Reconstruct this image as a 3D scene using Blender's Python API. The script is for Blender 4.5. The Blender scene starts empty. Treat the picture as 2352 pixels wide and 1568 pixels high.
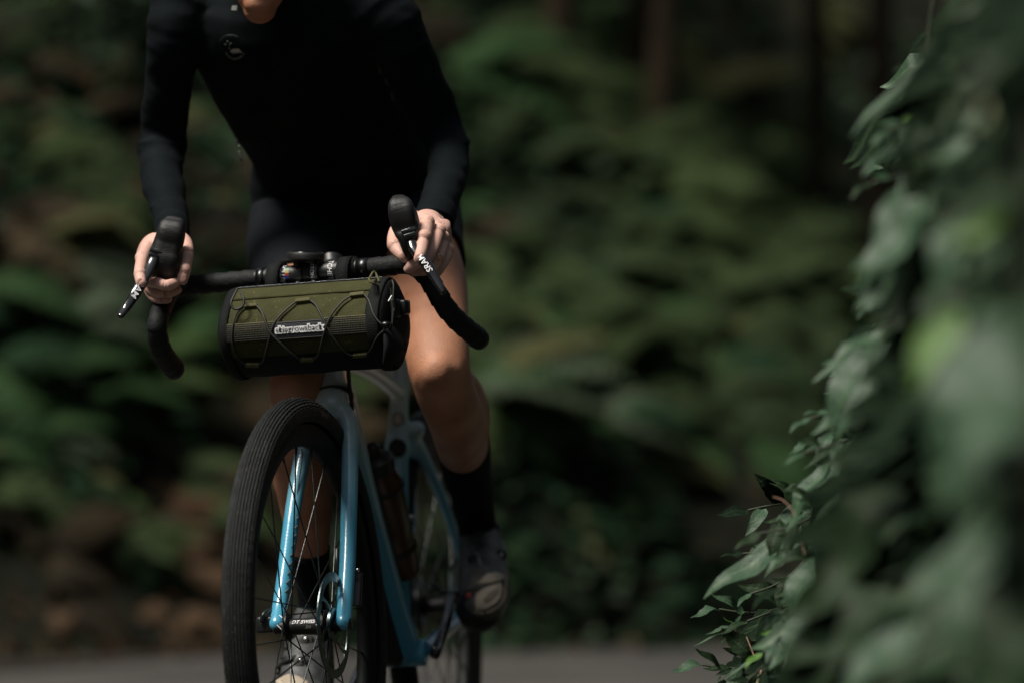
import bpy, bmesh, math, random
from mathutils import Vector as V, Matrix, Euler, noise
import numpy as np
random.seed(7)
S = bpy.context.scene
COL = S.collection
R = math.radians

# ---------------------------------------------------------------- camera, world, sun, exposure
CAM_H, PITCH, F = 0.561, math.atan(325/8820), 8820.0
cam_d = bpy.data.cameras.new('camera'); cam = bpy.data.objects.new('camera', cam_d); COL.objects.link(cam)
cam.location = (0, 0, CAM_H); cam.rotation_euler = (R(90)+PITCH, 0, 0)
cam_d.sensor_width = 36; cam_d.lens = 135; cam_d.clip_start = 0.1; cam_d.clip_end = 400
cam_d.dof.use_dof = True; cam_d.dof.focus_distance = 5.80; cam_d.dof.aperture_fstop = 2.0
S.camera = cam
SUN_EL, SUN_AZ = R(60), R(-55)      # azimuth measured from the direction behind the camera, towards its left
W = bpy.data.worlds.new('World'); S.world = W; W.use_nodes = True
nt = W.node_tree; nt.nodes.clear()
sky = nt.nodes.new('ShaderNodeTexSky'); sky.sky_type = 'NISHITA'; sky.sun_disc = False
sdir = V((math.sin(SUN_AZ)*math.cos(SUN_EL), -math.cos(SUN_AZ)*math.cos(SUN_EL), math.sin(SUN_EL)))
sky.sun_elevation = SUN_EL; sky.sun_rotation = math.atan2(sdir.x, sdir.y)
sky.air_density = 1.0; sky.dust_density = 4.0; sky.ozone_density = 1.0
bg = nt.nodes.new('ShaderNodeBackground'); bg.inputs['Strength'].default_value = 0.065
wo = nt.nodes.new('ShaderNodeOutputWorld')
hs = nt.nodes.new('ShaderNodeHueSaturation'); hs.inputs['Saturation'].default_value = .6
nt.links.new(sky.outputs[0], hs.inputs['Color']); nt.links.new(hs.outputs[0], bg.inputs[0]); nt.links.new(bg.outputs[0], wo.inputs[0])
sun_d = bpy.data.lights.new('sun', 'SUN'); sun = bpy.data.objects.new('sun', sun_d); COL.objects.link(sun)
sun_d.energy = 5.0; sun_d.angle = R(20); sun_d.color = (1.0, .93, .84)
sun.rotation_euler = (-sdir).to_track_quat('-Z', 'Y').to_euler()
S.view_settings.view_transform = 'Standard'; S.view_settings.look = 'None'
S.view_settings.gamma = 1.0; S.view_settings.exposure = 0.0; S.view_settings.use_curve_mapping = False
S.cycles.use_denoising = True
S.cycles.max_bounces = 6; S.cycles.diffuse_bounces = 3; S.cycles.glossy_bounces = 3
S.cycles.transparent_max_bounces = 8

# ---------------------------------------------------------------- helpers
FW = V((0, math.cos(PITCH), math.sin(PITCH))); UP = V((0, -math.sin(PITCH), math.cos(PITCH))); C0 = V((0, 0, CAM_H))
def ray(x, y):
    return FW + V((1, 0, 0))*((x-1176)/F) + UP*((784-y)/F)
def P(x, y, Y):
    d = ray(x, y); return C0 + d*(Y/d.y)
def m_px(Y): return Y/F            # metres per picture pixel at depth Y

def cr(pts, n=6):
    """Catmull-Rom through tuples of any length"""
    A = [np.array([c for q in p for c in (q if hasattr(q, '__len__') else [q])], float) for p in pts]
    if len(A) < 3: 
        return [A[0]+(A[-1]-A[0])*i/n for i in range(n+1)]
    A = [2*A[0]-A[1]]+A+[2*A[-1]-A[-2]]
    out = []
    for i in range(1, len(A)-2):
        p0, p1, p2, p3 = A[i-1:i+3]
        for k in range(n):
            t = k/n
            out.append(.5*((2*p1)+(-p0+p2)*t+(2*p0-5*p1+4*p2-p3)*t*t+(-p0+3*p1-3*p2+p3)*t**3))
    out.append(A[-2]); return out

class MB:
    def __init__(s): s.v = []; s.f = []
    def add(s, v, f):
        n = len(s.v); s.v += [tuple(x) for x in v]; s.f += [tuple(i+n for i in q) for q in f]; return s
    def loft(s, pts, n=6, seg=16, ref=(1, 0, 0), pw=2.0, caps=True, roundcap=True, closed=False):
        """pts: (x,y,z,rx,ry) rows or (Vector, rx, ry)"""
        q = []
        for p in pts:
            if isinstance(p[0], V): q.append((*p[0], *(p[1:] if len(p) > 2 else (p[1], p[1]))))
            else: q.append(p if len(p) == 5 else (*p, p[3]))
        q = cr(q, n) if n > 1 else [np.array(a, float) for a in q]
        rings = []; N = len(q)
        for i, a in enumerate(q):
            if closed: t = V(q[(i+1) % N][:3])-V(q[i-1][:3])
            else: t = V(q[min(i+1, N-1)][:3])-V(q[max(i-1, 0)][:3])
            t.normalize(); u = V(ref); u -= t*u.dot(t)
            if u.length < 1e-4: u = V((0, 0, 1))-t*t.z
            u.normalize(); w = t.cross(u)
            rings.append((V(a[:3]), u, w, abs(a[3]), abs(a[4]), t))
        if roundcap and caps and not closed:
            def cap(r, sgn):
                c, u, w, rx, ry, t = r; m = min(rx, ry)
                return [(c+t*sgn*m*math.sin(al), u, w, rx*math.cos(al), ry*math.cos(al), t) for al in (R(30), R(58), R(80))]
            rings = cap(rings[0], -1)[::-1]+rings+cap(rings[-1], 1)
        vs = []; fs = []
        for (c, u, w, rx, ry, t) in rings:
            for k in range(seg):
                a = 2*math.pi*k/seg; ca, sa = math.cos(a), math.sin(a)
                vs.append(c+u*rx*math.copysign(abs(ca)**(2/pw), ca)+w*ry*math.copysign(abs(sa)**(2/pw), sa))
        M = len(rings)
        for i in range(M if closed else M-1):
            j = (i+1) % M
            for k in range(seg):
                l = (k+1) % seg; fs.append((i*seg+k, i*seg+l, j*seg+l, j*seg+k))
        if caps and not closed:
            fs.append(tuple(range(seg))[::-1]); fs.append(tuple((M-1)*seg+k for k in range(seg)))
        return s.add(vs, fs)
    def tube(s, pts, r, n=6, seg=8, closed=False, **k):
        return s.loft([(V(p), r, r) for p in pts], n=n, seg=seg, closed=closed, **k)
    def ell(s, c, ax, seg=16, rg=10):
        """ellipsoid: ax three axis vectors"""
        vs = []; fs = []
        for i in range(rg+1):
            th = math.pi*i/rg
            for k in range(seg):
                a = 2*math.pi*k/seg
                vs.append(V(c)+V(ax[0])*math.sin(th)*math.cos(a)+V(ax[1])*math.sin(th)*math.sin(a)+V(ax[2])*math.cos(th))
        for i in range(rg):
            for k in range(seg):
                l = (k+1) % seg; fs.append((i*seg+k, (i+1)*seg+k, (i+1)*seg+l, i*seg+l))
        return s.add(vs, fs)
    def rev(s, c, ax, prof, seg=48, closed=False, ref=None, wob=None):
        """revolve profile [(axial, radius)] round axis"""
        ax = V(ax).normalized(); r0 = V(ref) if ref else (V((0, 0, 1)) if abs(ax.z) < .9 else V((1, 0, 0)))
        u = (r0-ax*r0.dot(ax)).normalized(); w = ax.cross(u); n = len(prof); vs = []; fs = []
        for k in range(seg):
            a = 2*math.pi*k/seg; d = u*math.cos(a)+w*math.sin(a)
            for j, (h, r) in enumerate(prof):
                if wob: r = wob(k, j, r)
                vs.append(V(c)+ax*h+d*r)
        m = n if closed else n-1
        for k in range(seg):
            l = (k+1) % seg
            for j in range(m):
                jj = (j+1) % n; fs.append((k*n+j, k*n+jj, l*n+jj, l*n+j))
        return s.add(vs, fs)
    def box(s, c, ax, b=.15):
        """chamfered box, ax = three half-axis vectors"""
        X, Y, Z = [V(a) for a in ax]; m = min(X.length, Y.length, Z.length)*b
        k = [1-m/max(a.length, 1e-6) for a in (X, Y, Z)]
        bm = bmesh.new(); bmesh.ops.create_cube(bm, size=2)
        L = [X.length, Y.length, Z.length]
        for q in bm.verts: q.co = V((q.co.x*L[0], q.co.y*L[1], q.co.z*L[2]))
        bmesh.ops.bevel(bm, geom=bm.edges[:], offset=m, segments=2, affect='EDGES', profile=.5)
        un = [a.normalized() for a in (X, Y, Z)]
        vs = [V(c)+un[0]*q.co.x+un[1]*q.co.y+un[2]*q.co.z for q in bm.verts]
        fs = [tuple(q.index for q in f.verts) for f in bm.faces]; bm.free()
        return s.add(vs, fs)
    def mesh(s, name):
        me = bpy.data.meshes.new(name); me.from_pydata(s.v, [], s.f); me.validate()
        bm = bmesh.new(); bm.from_mesh(me); bmesh.ops.remove_doubles(bm, verts=bm.verts[:], dist=1e-6)
        bmesh.ops.recalc_face_normals(bm, faces=bm.faces[:]); bm.to_mesh(me); bm.free()
        return me

WL = {}
def hook(o, parent):
    COL.objects.link(o)
    if parent is not None:
        o.parent = parent; o.matrix_parent_inverse = Matrix.Translation(-WL.get(parent.name, V((0, 0, 0))))
    return o
def obj(name, mb, mat, parent=None, smooth=True, auto=None, label=None):
    me = mb.mesh(name) if isinstance(mb, MB) else mb
    for p in me.polygons: p.use_smooth = smooth
    if mat: me.materials.clear(); me.materials.append(mat)
    if smooth and auto:
        bm = bmesh.new(); bm.from_mesh(me)
        for e in bm.edges:
            if len(e.link_faces) == 2 and e.calc_face_angle(0) > R(auto): e.smooth = False
        bm.to_mesh(me); bm.free()
    o = bpy.data.objects.new(name, me); hook(o, parent)
    if label: o['label'] = label
    return o
def tag(o, label, cat, group=None):
    o['label'] = label; o['category'] = cat
    if group: o['group'] = group
    return o
def thing(name, loc, label, cat, group=None):
    o = bpy.data.objects.new(name, None); COL.objects.link(o); o.location = loc; o.empty_display_size = .1
    WL[o.name] = V(loc); return tag(o, label, cat, group)
def group_part(name, parent, loc):
    o = bpy.data.objects.new(name, None); hook(o, parent); o.location = loc; WL[o.name] = V(loc); return o
def struct(o, k='structure'): o['kind'] = k; return o
def remesh(mb, voxel, smooth=4, fac=.5):
    me = mb.mesh('tmp'); o = bpy.data.objects.new('tmp', me); COL.objects.link(o)
    m = o.modifiers.new('r', 'REMESH'); m.mode = 'VOXEL'; m.voxel_size = voxel; m.use_smooth_shade = True
    if smooth:
        k = o.modifiers.new('s', 'SMOOTH'); k.iterations = smooth; k.factor = fac
    dg = bpy.context.evaluated_depsgraph_get(); r = bpy.data.meshes.new_from_object(o.evaluated_get(dg))
    bpy.data.objects.remove(o); return r
def join_meshes(name, ms):
    bm = bmesh.new()
    for m in ms: bm.from_mesh(m)
    me = bpy.data.meshes.new(name); bm.to_mesh(me); bm.free(); return me
def text2d(body, size=1.0, offset=0.0, shear=0.0, space=1.0):
    c = bpy.data.curves.new('t', 'FONT'); c.body = body; c.size = 1.0; c.offset = offset; c.shear = shear
    c.align_x = 'CENTER'; c.align_y = 'CENTER'; c.space_character = space; c.resolution_u = 3
    o = bpy.data.objects.new('t', c); COL.objects.link(o)
    dg = bpy.context.evaluated_depsgraph_get(); me = bpy.data.meshes.new_from_object(o.evaluated_get(dg))
    vs = [(v.co.x*size, v.co.y*size) for v in me.vertices]; fs = [tuple(p.vertices) for p in me.polygons]
    bpy.data.objects.remove(o); bpy.data.curves.remove(c); bpy.data.meshes.remove(me)
    return vs, fs
def lettering(name, body, fmap, mat, parent, size, **k):
    vs, fs = text2d(body, size, **k)
    me = bpy.data.meshes.new(name); me.from_pydata([tuple(fmap(u, w)) for u, w in vs], [], fs)
    return obj(name, me, mat, parent, smooth=False)

# ---------------------------------------------------------------- materials
def M(name, col, rough=.6, metal=0, var=.25, vs=8., bump=0., bs=60., spec=.5, coat=0, sss=0, sheen=0, col2=None, fleck=None, aniso=None, trans=0, detail=6):
    m = bpy.data.materials.new(name); m.use_nodes = True; t = m.node_tree; L = t.links.new
    b = t.nodes['Principled BSDF']
    tc = t.nodes.new('ShaderNodeTexCoord')
    n = t.nodes.new('ShaderNodeTexNoise'); n.inputs['Scale'].default_value = vs; n.inputs['Detail'].default_value = detail
    L(tc.outputs['Object'], n.inputs['Vector'])
    rp = t.nodes.new('ShaderNodeValToRGB'); rp.color_ramp.elements[0].position = .3; rp.color_ramp.elements[1].position = .7
    c2 = col2 or tuple(min(1, c*(1+var)) for c in col); c1 = col if col2 else tuple(c*(1-var) for c in col)
    rp.color_ramp.elements[0].color = (*c1, 1); rp.color_ramp.elements[1].color = (*c2, 1)
    L(n.outputs['Fac'], rp.inputs[0]); out = rp.outputs[0]
    if fleck:      # (colour, scale, threshold)
        f = t.nodes.new('ShaderNodeTexNoise'); f.inputs['Scale'].default_value = fleck[1]; f.inputs['Detail'].default_value = 2
        L(tc.outputs['Object'], f.inputs['Vector'])
        fr = t.nodes.new('ShaderNodeValToRGB'); fr.color_ramp.elements[0].position = fleck[2]; fr.color_ramp.elements[1].position = fleck[2]+.04
        L(f.outputs['Fac'], fr.inputs[0]); mx = t.nodes.new('ShaderNodeMixRGB')
        L(fr.outputs[0], mx.inputs[0]); L(out, mx.inputs[1]); mx.inputs[2].default_value = (*fleck[0], 1); out = mx.outputs[0]
    L(out, b.inputs['Base Color'])
    b.inputs['Roughness'].default_value = rough; b.inputs['Metallic'].default_value = metal
    b.inputs['Specular IOR Level'].default_value = spec; b.inputs['Coat Weight'].default_value = coat
    b.inputs['Coat Roughness'].default_value = .12
    if sss:
        b.inputs['Subsurface Weight'].default_value = sss; b.inputs['Subsurface Radius'].default_value = (1, .35, .2); b.inputs['Subsurface Scale'].default_value = .006
    if sheen: b.inputs['Sheen Weight'].default_value = sheen; b.inputs['Sheen Roughness'].default_value = .4
    if bump:
        n2 = t.nodes.new('ShaderNodeTexNoise'); n2.inputs['Scale'].default_value = bs; n2.inputs['Detail'].default_value = 4
        L(tc.outputs['Object'], n2.inputs['Vector'])
        bp = t.nodes.new('ShaderNodeBump'); bp.inputs['Strength'].default_value = bump; bp.inputs['Distance'].default_value = .004
        L(n2.outputs['Fac'], bp.inputs['Height']); L(bp.outputs[0], b.inputs['Normal'])
        rr = t.nodes.new('ShaderNodeMapRange'); rr.inputs['To Min'].default_value = max(0, rough-.1); rr.inputs['To Max'].default_value = min(1, rough+.1)
        L(n2.outputs['Fac'], rr.inputs['Value']); L(rr.outputs[0], b.inputs['Roughness'])
    if trans:
        tr = t.nodes.new('ShaderNodeBsdfTranslucent'); L(out, tr.inputs['Color']); ms = t.nodes.new('ShaderNodeMixShader'); ms.inputs[0].default_value = trans
        L(b.outputs[0], ms.inputs[1]); L(tr.outputs[0], ms.inputs[2]); L(ms.outputs[0], t.nodes['Material Output'].inputs['Surface'])
    return m
mt = {}
mt['skin'] = M('skin', (.355, .152, .082), .52, var=.10, vs=16, bump=.3, bs=380, sss=.12, col2=(.52, .262, .16), spec=.4)
mt['hand'] = M('hand_skin', (.60, .36, .29), .5, var=.08, vs=40, bump=.3, bs=420, sss=.12, col2=(.66, .42, .35), spec=.4)
mt['nail'] = M('nail', (.62, .36, .29), .25, var=.03)
mt['lip'] = M('lip', (.30, .07, .07), .4, var=.1)
mt['jersey'] = M('jersey_knit', (.0024, .0048, .0062), .85, var=.25, vs=30, bump=.35, bs=26, spec=.12)
mt['shorts'] = M('shorts_lycra', (.0022, .0040, .0068), .75, var=.2, vs=25, bump=.15, bs=30, spec=.2)
mt['sock'] = M('sock_knit', (.003, .004, .005), .9, var=.2, bump=.3, bs=120, spec=.1)
mt['rubber'] = M('rubber', (.010, .012, .012), .62, var=.2, vs=60, bump=.2, bs=300)
mt['hood'] = M('hood_rubber', (.012, .013, .0135), .5, var=.2, vs=60, bump=.25, bs=600, spec=.45)
mt['tape'] = M('bar_tape', (.006, .008, .0085), .7, var=.25, vs=50, bump=.3, bs=200, spec=.3)
mt['carbon'] = M('carbon', (.006, .008, .009), .45, var=.3, vs=120)
mt['rim'] = M('matt_rim', (.004, .006, .006), .6, var=.3, vs=60, spec=.25)
mt['gloss'] = M('gloss_black', (.008, .009, .01), .16, var=.2, vs=30, bump=.05, bs=40, coat=.8)
mt['black'] = M('satin_black', (.010, .011, .012), .42, var=.2, vs=30)
mt['metal'] = M('steel', (.45, .45, .44), .28, 1, var=.2, vs=60, bump=.1, bs=200)
mt['dmetal'] = M('dark_metal', (.06, .065, .065), .35, 1, var=.4, vs=60, bump=.1, bs=200)
mt['gold'] = M('rose_gold', (.75, .42, .27), .2, 1, var=.1)
mt['tyre'] = M('tyre_rubber', (.009, .011, .011), .65, var=.4, vs=40, bump=.5, bs=420, spec=.3, fleck=((.05, .048, .042), 130, .66))
mt['white'] = M('white_print', (.85, .86, .87), .5, var=.05)
mt['grey'] = M('grey_print', (.16, .17, .16), .6, var=.25, vs=200)
mt['dim'] = M('dim_print', (.045, .05, .045), .6, var=.3, vs=200)
mt['olive'] = M('olive_nylon', (.038, .039, .011), .8, var=.15, vs=40, bump=.6, bs=700, col2=(.051, .052, .016), fleck=((.30, .29, .18), 330, .72), spec=.25)
mt['olive2'] = M('olive_webbing', (.085, .078, .028), .8, var=.2, vs=60, bump=.5, bs=900)
mt['ink'] = M('ink', (.008,.008,.009), .6, var=.05)
mt['metal2'] = M('zip_metal', (.28,.30,.31), .35, 1, var=.2, vs=200)
mt['logo'] = M('logo_print', (.40,.41,.37), .5, var=.2, vs=300)
mt['logo2'] = M('logo_lettering', (.28,.30,.29), .5, var=.3, vs=300)
mt['tan2'] = M('toe_vent', (.20,.165,.12), .6, var=.15, vs=60)
mt['dial'] = M('dial_grey', (.13,.135,.13), .45, var=.3, vs=90)
mt['ringdim'] = M('emblem_ring', (.018,.02,.02), .5, var=.1)
mt['hubm'] = M('hub_black', (.006,.007,.0075), .5, var=.2, spec=.3)
mt['navy'] = M('patch_fabric', (.010, .013, .018), .7, var=.2, vs=80, bump=.3, bs=600)
mt['bagblack'] = M('bag_black_fabric', (.005, .0065, .0065), .75, var=.25, vs=60, bump=.5, bs=500, spec=.2)
mt['cord'] = M('shock_cord', (.014, .016, .012), .6, var=.3, vs=200)
mt['tan'] = M('tan_toe_panel', (.42, .36, .27), .55, var=.12, vs=30, bump=.2, bs=90)
mt['shoe'] = M('shoe_upper', (.070, .070, .064), .5, var=.7, vs=40, bump=.4, bs=60)
mt['shoe2'] = M('grey_shoe_upper', (.060, .065, .066), .5, var=.5, vs=40, bump=.4, bs=60)
mt['red'] = M('red_dot', (.45, .07, .05), .4, var=.05)
mt['amber'] = M('amber_plastic', (.055, .024, .010), .3, var=.25, vs=14, coat=.3)
mt['hair'] = M('hair', (.03, .018, .01), .6, var=.4, vs=60, bump=.5, bs=120)
for nm, c in (('green', (.01, .16, .07)), ('yellow', (.30, .28, .08)), ('blue', (.02, .04, .22)), ('red2', (.26, .03, .02))):
    mt['s_'+nm] = M('stripe_'+nm, c, .4, var=.03)
def paint():
    m = M('frame_paint', (.2, .3, .3), .28, var=.05, coat=.5, spec=.5); t = m.node_tree; L = t.links.new; b = t.nodes['Principled BSDF']
    g = t.nodes.new('ShaderNodeTexCoord'); s = t.nodes.new('ShaderNodeSeparateXYZ'); L(g.outputs['Object'], s.inputs[0])
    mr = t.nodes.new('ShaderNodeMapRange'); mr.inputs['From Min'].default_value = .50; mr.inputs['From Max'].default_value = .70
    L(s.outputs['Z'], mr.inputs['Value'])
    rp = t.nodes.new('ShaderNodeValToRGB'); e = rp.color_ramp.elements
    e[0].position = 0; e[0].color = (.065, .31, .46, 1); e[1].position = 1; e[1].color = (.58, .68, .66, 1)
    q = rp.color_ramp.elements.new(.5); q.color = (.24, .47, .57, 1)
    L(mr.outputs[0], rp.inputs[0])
    n = t.nodes.new('ShaderNodeTexNoise'); n.inputs['Scale'].default_value = 90; n.inputs['Detail'].default_value = 3
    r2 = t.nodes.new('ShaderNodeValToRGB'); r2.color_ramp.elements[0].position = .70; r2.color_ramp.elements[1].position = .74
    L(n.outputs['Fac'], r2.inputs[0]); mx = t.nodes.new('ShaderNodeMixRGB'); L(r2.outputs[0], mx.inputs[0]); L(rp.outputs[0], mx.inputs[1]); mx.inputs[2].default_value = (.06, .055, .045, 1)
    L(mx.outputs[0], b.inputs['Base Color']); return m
mt['paint'] = paint()

# ---------------------------------------------------------------- ground, road, bank
def edge_y(X): return 13.3+.43*X if X < 2.2 else 14.246+.2*(X-2.2)
def bank_z(X, Y):
    d = (Y-edge_y(X))
    if d <= 0: return -.03 if d > -1e9 else 0
    top = 2.85-.55*max(0, min(1, (X+.1)/.7))-.95*max(0, min(1, (X-.6)/.8))-.4*max(0, min(1, (X-1.4)/.8))
    z = top*(1-math.exp(-d*1.25/top*1.15)) if d < 7 else top+(d-7)*.8
    n = noise.noise(V((X*.9, Y*.9, 3)))*.35+noise.noise(V((X*2.7, Y*2.7, 9)))*.14
    z *= min(1, .55+d*.4) if d < 1 else 1
    return max(z+n*min(1, d), .0)-.03
def grid(name, xs, ys, fz, mat):
    mb = MB(); n = len(ys)
    mb.v = [(x, y, fz(x, y)) for x in xs for y in ys]
    mb.f = [(i*n+j, (i+1)*n+j, (i+1)*n+j+1, i*n+j+1) for i in range(len(xs)-1) for j in range(n-1)]
    return obj(name, mb, mat)
lin = lambda a, b, n: [a+(b-a)*i/n for i in range(n+1)]
asphalt = M('asphalt', (.022, .022, .021), .9, var=.3, vs=.9, bump=.9, bs=170, col2=(.078, .074, .067), spec=.2, detail=12)
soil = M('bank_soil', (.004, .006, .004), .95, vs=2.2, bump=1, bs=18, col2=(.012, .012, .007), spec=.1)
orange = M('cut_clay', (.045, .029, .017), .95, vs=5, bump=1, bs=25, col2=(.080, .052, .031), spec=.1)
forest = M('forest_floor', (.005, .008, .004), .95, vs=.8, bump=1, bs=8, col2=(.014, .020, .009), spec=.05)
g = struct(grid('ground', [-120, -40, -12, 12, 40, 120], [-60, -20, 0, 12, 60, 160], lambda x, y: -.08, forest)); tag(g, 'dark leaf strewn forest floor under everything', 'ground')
del g['category']
road = struct(grid('road', lin(-7, 9, 32), lin(-6, 15.6, 30), lambda x, y: noise.noise(V((x*.3, y*.3, 0)))*.004-.002, asphalt))
road['label'] = 'brown grey asphalt road curving behind the cyclist'
gut = MB(); gv = [(-8., 7.0), (-1.9, 11.0), (-1.5, 11.45), (-1.2, 12.1), (-.98, 12.75), (-.7, 12.98), (9., 15.3)]
gut.v = [(a, b+.03*math.sin(i*2.), .006) for i, (a, b) in enumerate(gv)]+[(a, min(edge_y(a)+.15, 15.55), .006) for a, b in gv]; gut.f = [(i, i+1, i+8, i+7) for i in range(6)]
gutter = struct(obj('road_shoulder', gut, M('dirty_shoulder', (.014, .014, .012), .95, vs=2, bump=1, bs=60, col2=(.034, .032, .027), spec=.1))); gutter['label'] = 'dark dirty strip along the far road edge'
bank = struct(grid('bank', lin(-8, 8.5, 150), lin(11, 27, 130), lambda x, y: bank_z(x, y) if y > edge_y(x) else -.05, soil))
bank['label'] = 'steep dark earth bank rising from the far road edge'
def verge_z(x, y):
    e = x-(.30+.015*y+.05*math.sin(y*1.7)); return -.04 if e <= 0 else min(.24, e*1.1)+max(0, e-.5)*.35+.03*noise.noise(V((x*4, y*4, 0)))
verge = struct(grid('verge', lin(.2, 4.6, 60), lin(-3, 6.7, 90), lambda x, y: verge_z(x, y)*max(0, min(1, (6.7-y)/.5))-.005, soil)); verge['label'] = 'earth verge the near shrubs grow from'
def side(name, f, lab, H=15):  # slopes out of view, added to cut the sky light from low down
    mb = MB(); n = 26; w = 40
    for i in range(w+1):
        for j in range(n+1):
            p, outw = f(i/w); h = H*(j/n)**1.1; k = noise.noise(V((p.x*.4+outw.x*j*.2, p.y*.4, j*.25)))*.7
            mb.v.append(tuple(p+outw*(h*.45+k*min(1, j/3))+V((0, 0, h-.06))))
    mb.f = [(i*(n+1)+j, (i+1)*(n+1)+j, (i+1)*(n+1)+j+1, i*(n+1)+j+1) for i in range(w) for j in range(n)]
    o = struct(obj(name, mb, forest)); o['label'] = lab
side('added_hillside', lambda t: (V((-4.2-1.5*math.sin(t*3.1), -9+21*t, 0)), V((-1, 0, 0))), 'unseen slope added at the far left to block low sky light')
side('added_hillside', lambda t: (V((3.3+.8*math.sin(t*4), -9+21.5*t, 0)), V((1, 0, 0))), 'unseen slope added at the right to block low sky light')
side('added_hillside', lambda t: (V((-7+14*t, -9-1.0*math.sin(t*3.1), 0)), V((0, -1, 0))), 'unseen slope added behind the camera to block low sky light', 4)
def hit(x, y):
    d = ray(x, y); Y = 10.
    while Y < 26:
        p = C0+d*(Y/d.y)
        if p.z <= max(bank_z(p.x, Y), 0): return p
        Y += .04
    return C0+d*(26/d.y)

# ---------------------------------------------------------------- bicycle
HUB = P(708, 1437, 5.79); th, ln = R(15), R(2.8)
AX = V((math.cos(th)*math.cos(ln), -math.sin(th)*math.cos(ln), math.sin(ln)))       # front axle, towards the bike's left
RH = P(1000, 1390, 6.79); th2 = R(9.8)
AX2 = V((math.cos(th2)*math.cos(ln), -math.sin(th2)*math.cos(ln), math.sin(ln)))
BB = P(922, 1500, 6.37)
bike = thing('bicycle', (HUB.x, HUB.y, 0), 'pale blue gravel bicycle with drop bars ridden towards the camera', 'bicycle')
def wheel(C, ax, name_label, big):
    w = group_part('wheel', bike, tuple(C)); w['label'] = name_label
    prof = []      # tyre section: (axial, radius) with ribs
    rt, wt = .3215, .0235
    for i in range(65):
        a = -2.25+4.5*i/64          # 0 = crown
        r = wt
        if abs(a) < 1.2: r += -.0018 if i % 3 == 0 else .0004
        prof.append((math.sin(a)*r, rt+math.cos(a)*r))
    def wob(k, j, r):
        a = abs(-2.25+4.5*j/64)
        if a > .98 and a < 1.5 and k % 2: return r-.0016
        return r-(.0007 if (k % 2) and a < .98 else 0)
    obj('tyre', MB().rev(C, ax, prof, seg=240 if big else 140, wob=wob), mt['tyre'], w, auto=50)
    rim = [(-.0125, .308), (-.0145, .302), (-.0145, .292), (-.010, .275), (-.004, .2705), (.004, .2705), (.010, .275), (.0145, .292), (.0145, .302), (.0125, .308)]
    obj('rim', MB().rev(C, ax, rim, seg=96, closed=True), mt['rim'], w)
    hub = [(-.052, 0), (-.052, .010), (-.036, .010), (-.034, .021), (-.030, .021), (-.026, .0125), (-.01, .0125), (.012, .0135), (.022, .0165), (.026, .0235), (.030, .0235), (.034, .017), (.040, .017), (.041, .010), (.052, .010), (.052, 0)]
    obj('hub', MB().rev(C, ax, hub, seg=32), mt['hubm'], w, auto=40)
    u = (V((0, 0, 1))-ax*ax.z).normalized(); v = ax.cross(u); ns = 24
    for k in range(ns):
        a = 2*math.pi*k/ns+.07; side = 1 if k % 2 else -1; lead = R(62)*(1 if (k//2) % 2 else -1)
        hr = .022 if side > 0 else .020
        p = C+ax*(.028 if side > 0 else -.032)+(u*math.cos(a+lead)+v*math.sin(a+lead))*hr
        q = C+(u*math.cos(a)+v*math.sin(a))*.272
        q2 = C+(u*math.cos(a)+v*math.sin(a))*.268+(p-q).normalized()*0
        obj('spoke', MB().tube([p, q], .00115, n=1, seg=6), mt['dmetal'], w)
        obj('nipple', MB().tube([q+(p-q)*.045, q], .002, n=1, seg=6), mt['black'], w)
    # brake rotor
    rc = C+ax*.040; rot = MB()
    rot.rev(rc, ax, [(-.0009, .080), (.0009, .080), (.0009, .0665), (-.0009, .0665)], seg=72, closed=True)
    rot.rev(rc, ax, [(-.002, .026), (.002, .026), (.002, .014), (-.002, .014)], seg=32, closed=True)
    for k in range(6):
        a = 2*math.pi*k/6+.4; a2 = a+.5
        p = rc+(u*math.cos(a)+v*math.sin(a))*.024; q = rc+(u*math.cos(a2)+v*math.sin(a2))*.068
        m = (p+q)/2+(u*math.cos(a)+v*math.sin(a))*.006
        rot.loft([(p, .0035, .001), (m, .0025, .001), (q, .004, .001)], seg=8, ref=ax.cross(q-p), n=3)
    obj('brake_rotor', rot, mt['rotor'], w, auto=30)
    return w, u, v
mt['rotor'] = M('rotor_steel', (.10, .12, .12), .32, 1, var=.5, vs=50, bump=.1, bs=200)
wf, wu, wv = wheel(HUB, AX, 'front wheel with thin ribbed tread on the tyre and deep black rim', True)
wr, ru, rv = wheel(RH, AX2, 'rear wheel partly hidden behind the frame and calf', False)

def face_text(body, c, u, w, size, mat, parent, name='lettering', curve=None, **k):
    f = (lambda a, b: c+u*a+w*b) if not curve else curve
    return lettering(name, body, f, mat, parent, size, **k)
toC = lambda p: (C0-p).normalized()
# tyre sidewall print (camera side = bike's left)
def arc_map(C, ax, r0, h, a0, u, v, sgn=1):
    return lambda s, t: C+ax*h+(u*math.cos(a0+sgn*s/r0)+v*math.sin(a0+sgn*s/r0))*(r0+t)
# v = ax x up: points to the rear of the wheel?  text runs towards the rear over the top
sg = 1 if wv.y > 0 else -1
lettering('lettering', 'RANGER TCS', arc_map(HUB, AX, .3215, .0246, -sg*.12, wu, wv, sg), mt['dim'], wf, .017)
lettering('lettering', '700X47', arc_map(HUB, AX, .3215, .0246, sg*.16, wu, wv, sg), mt['grey'], wf, .012)

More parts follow.
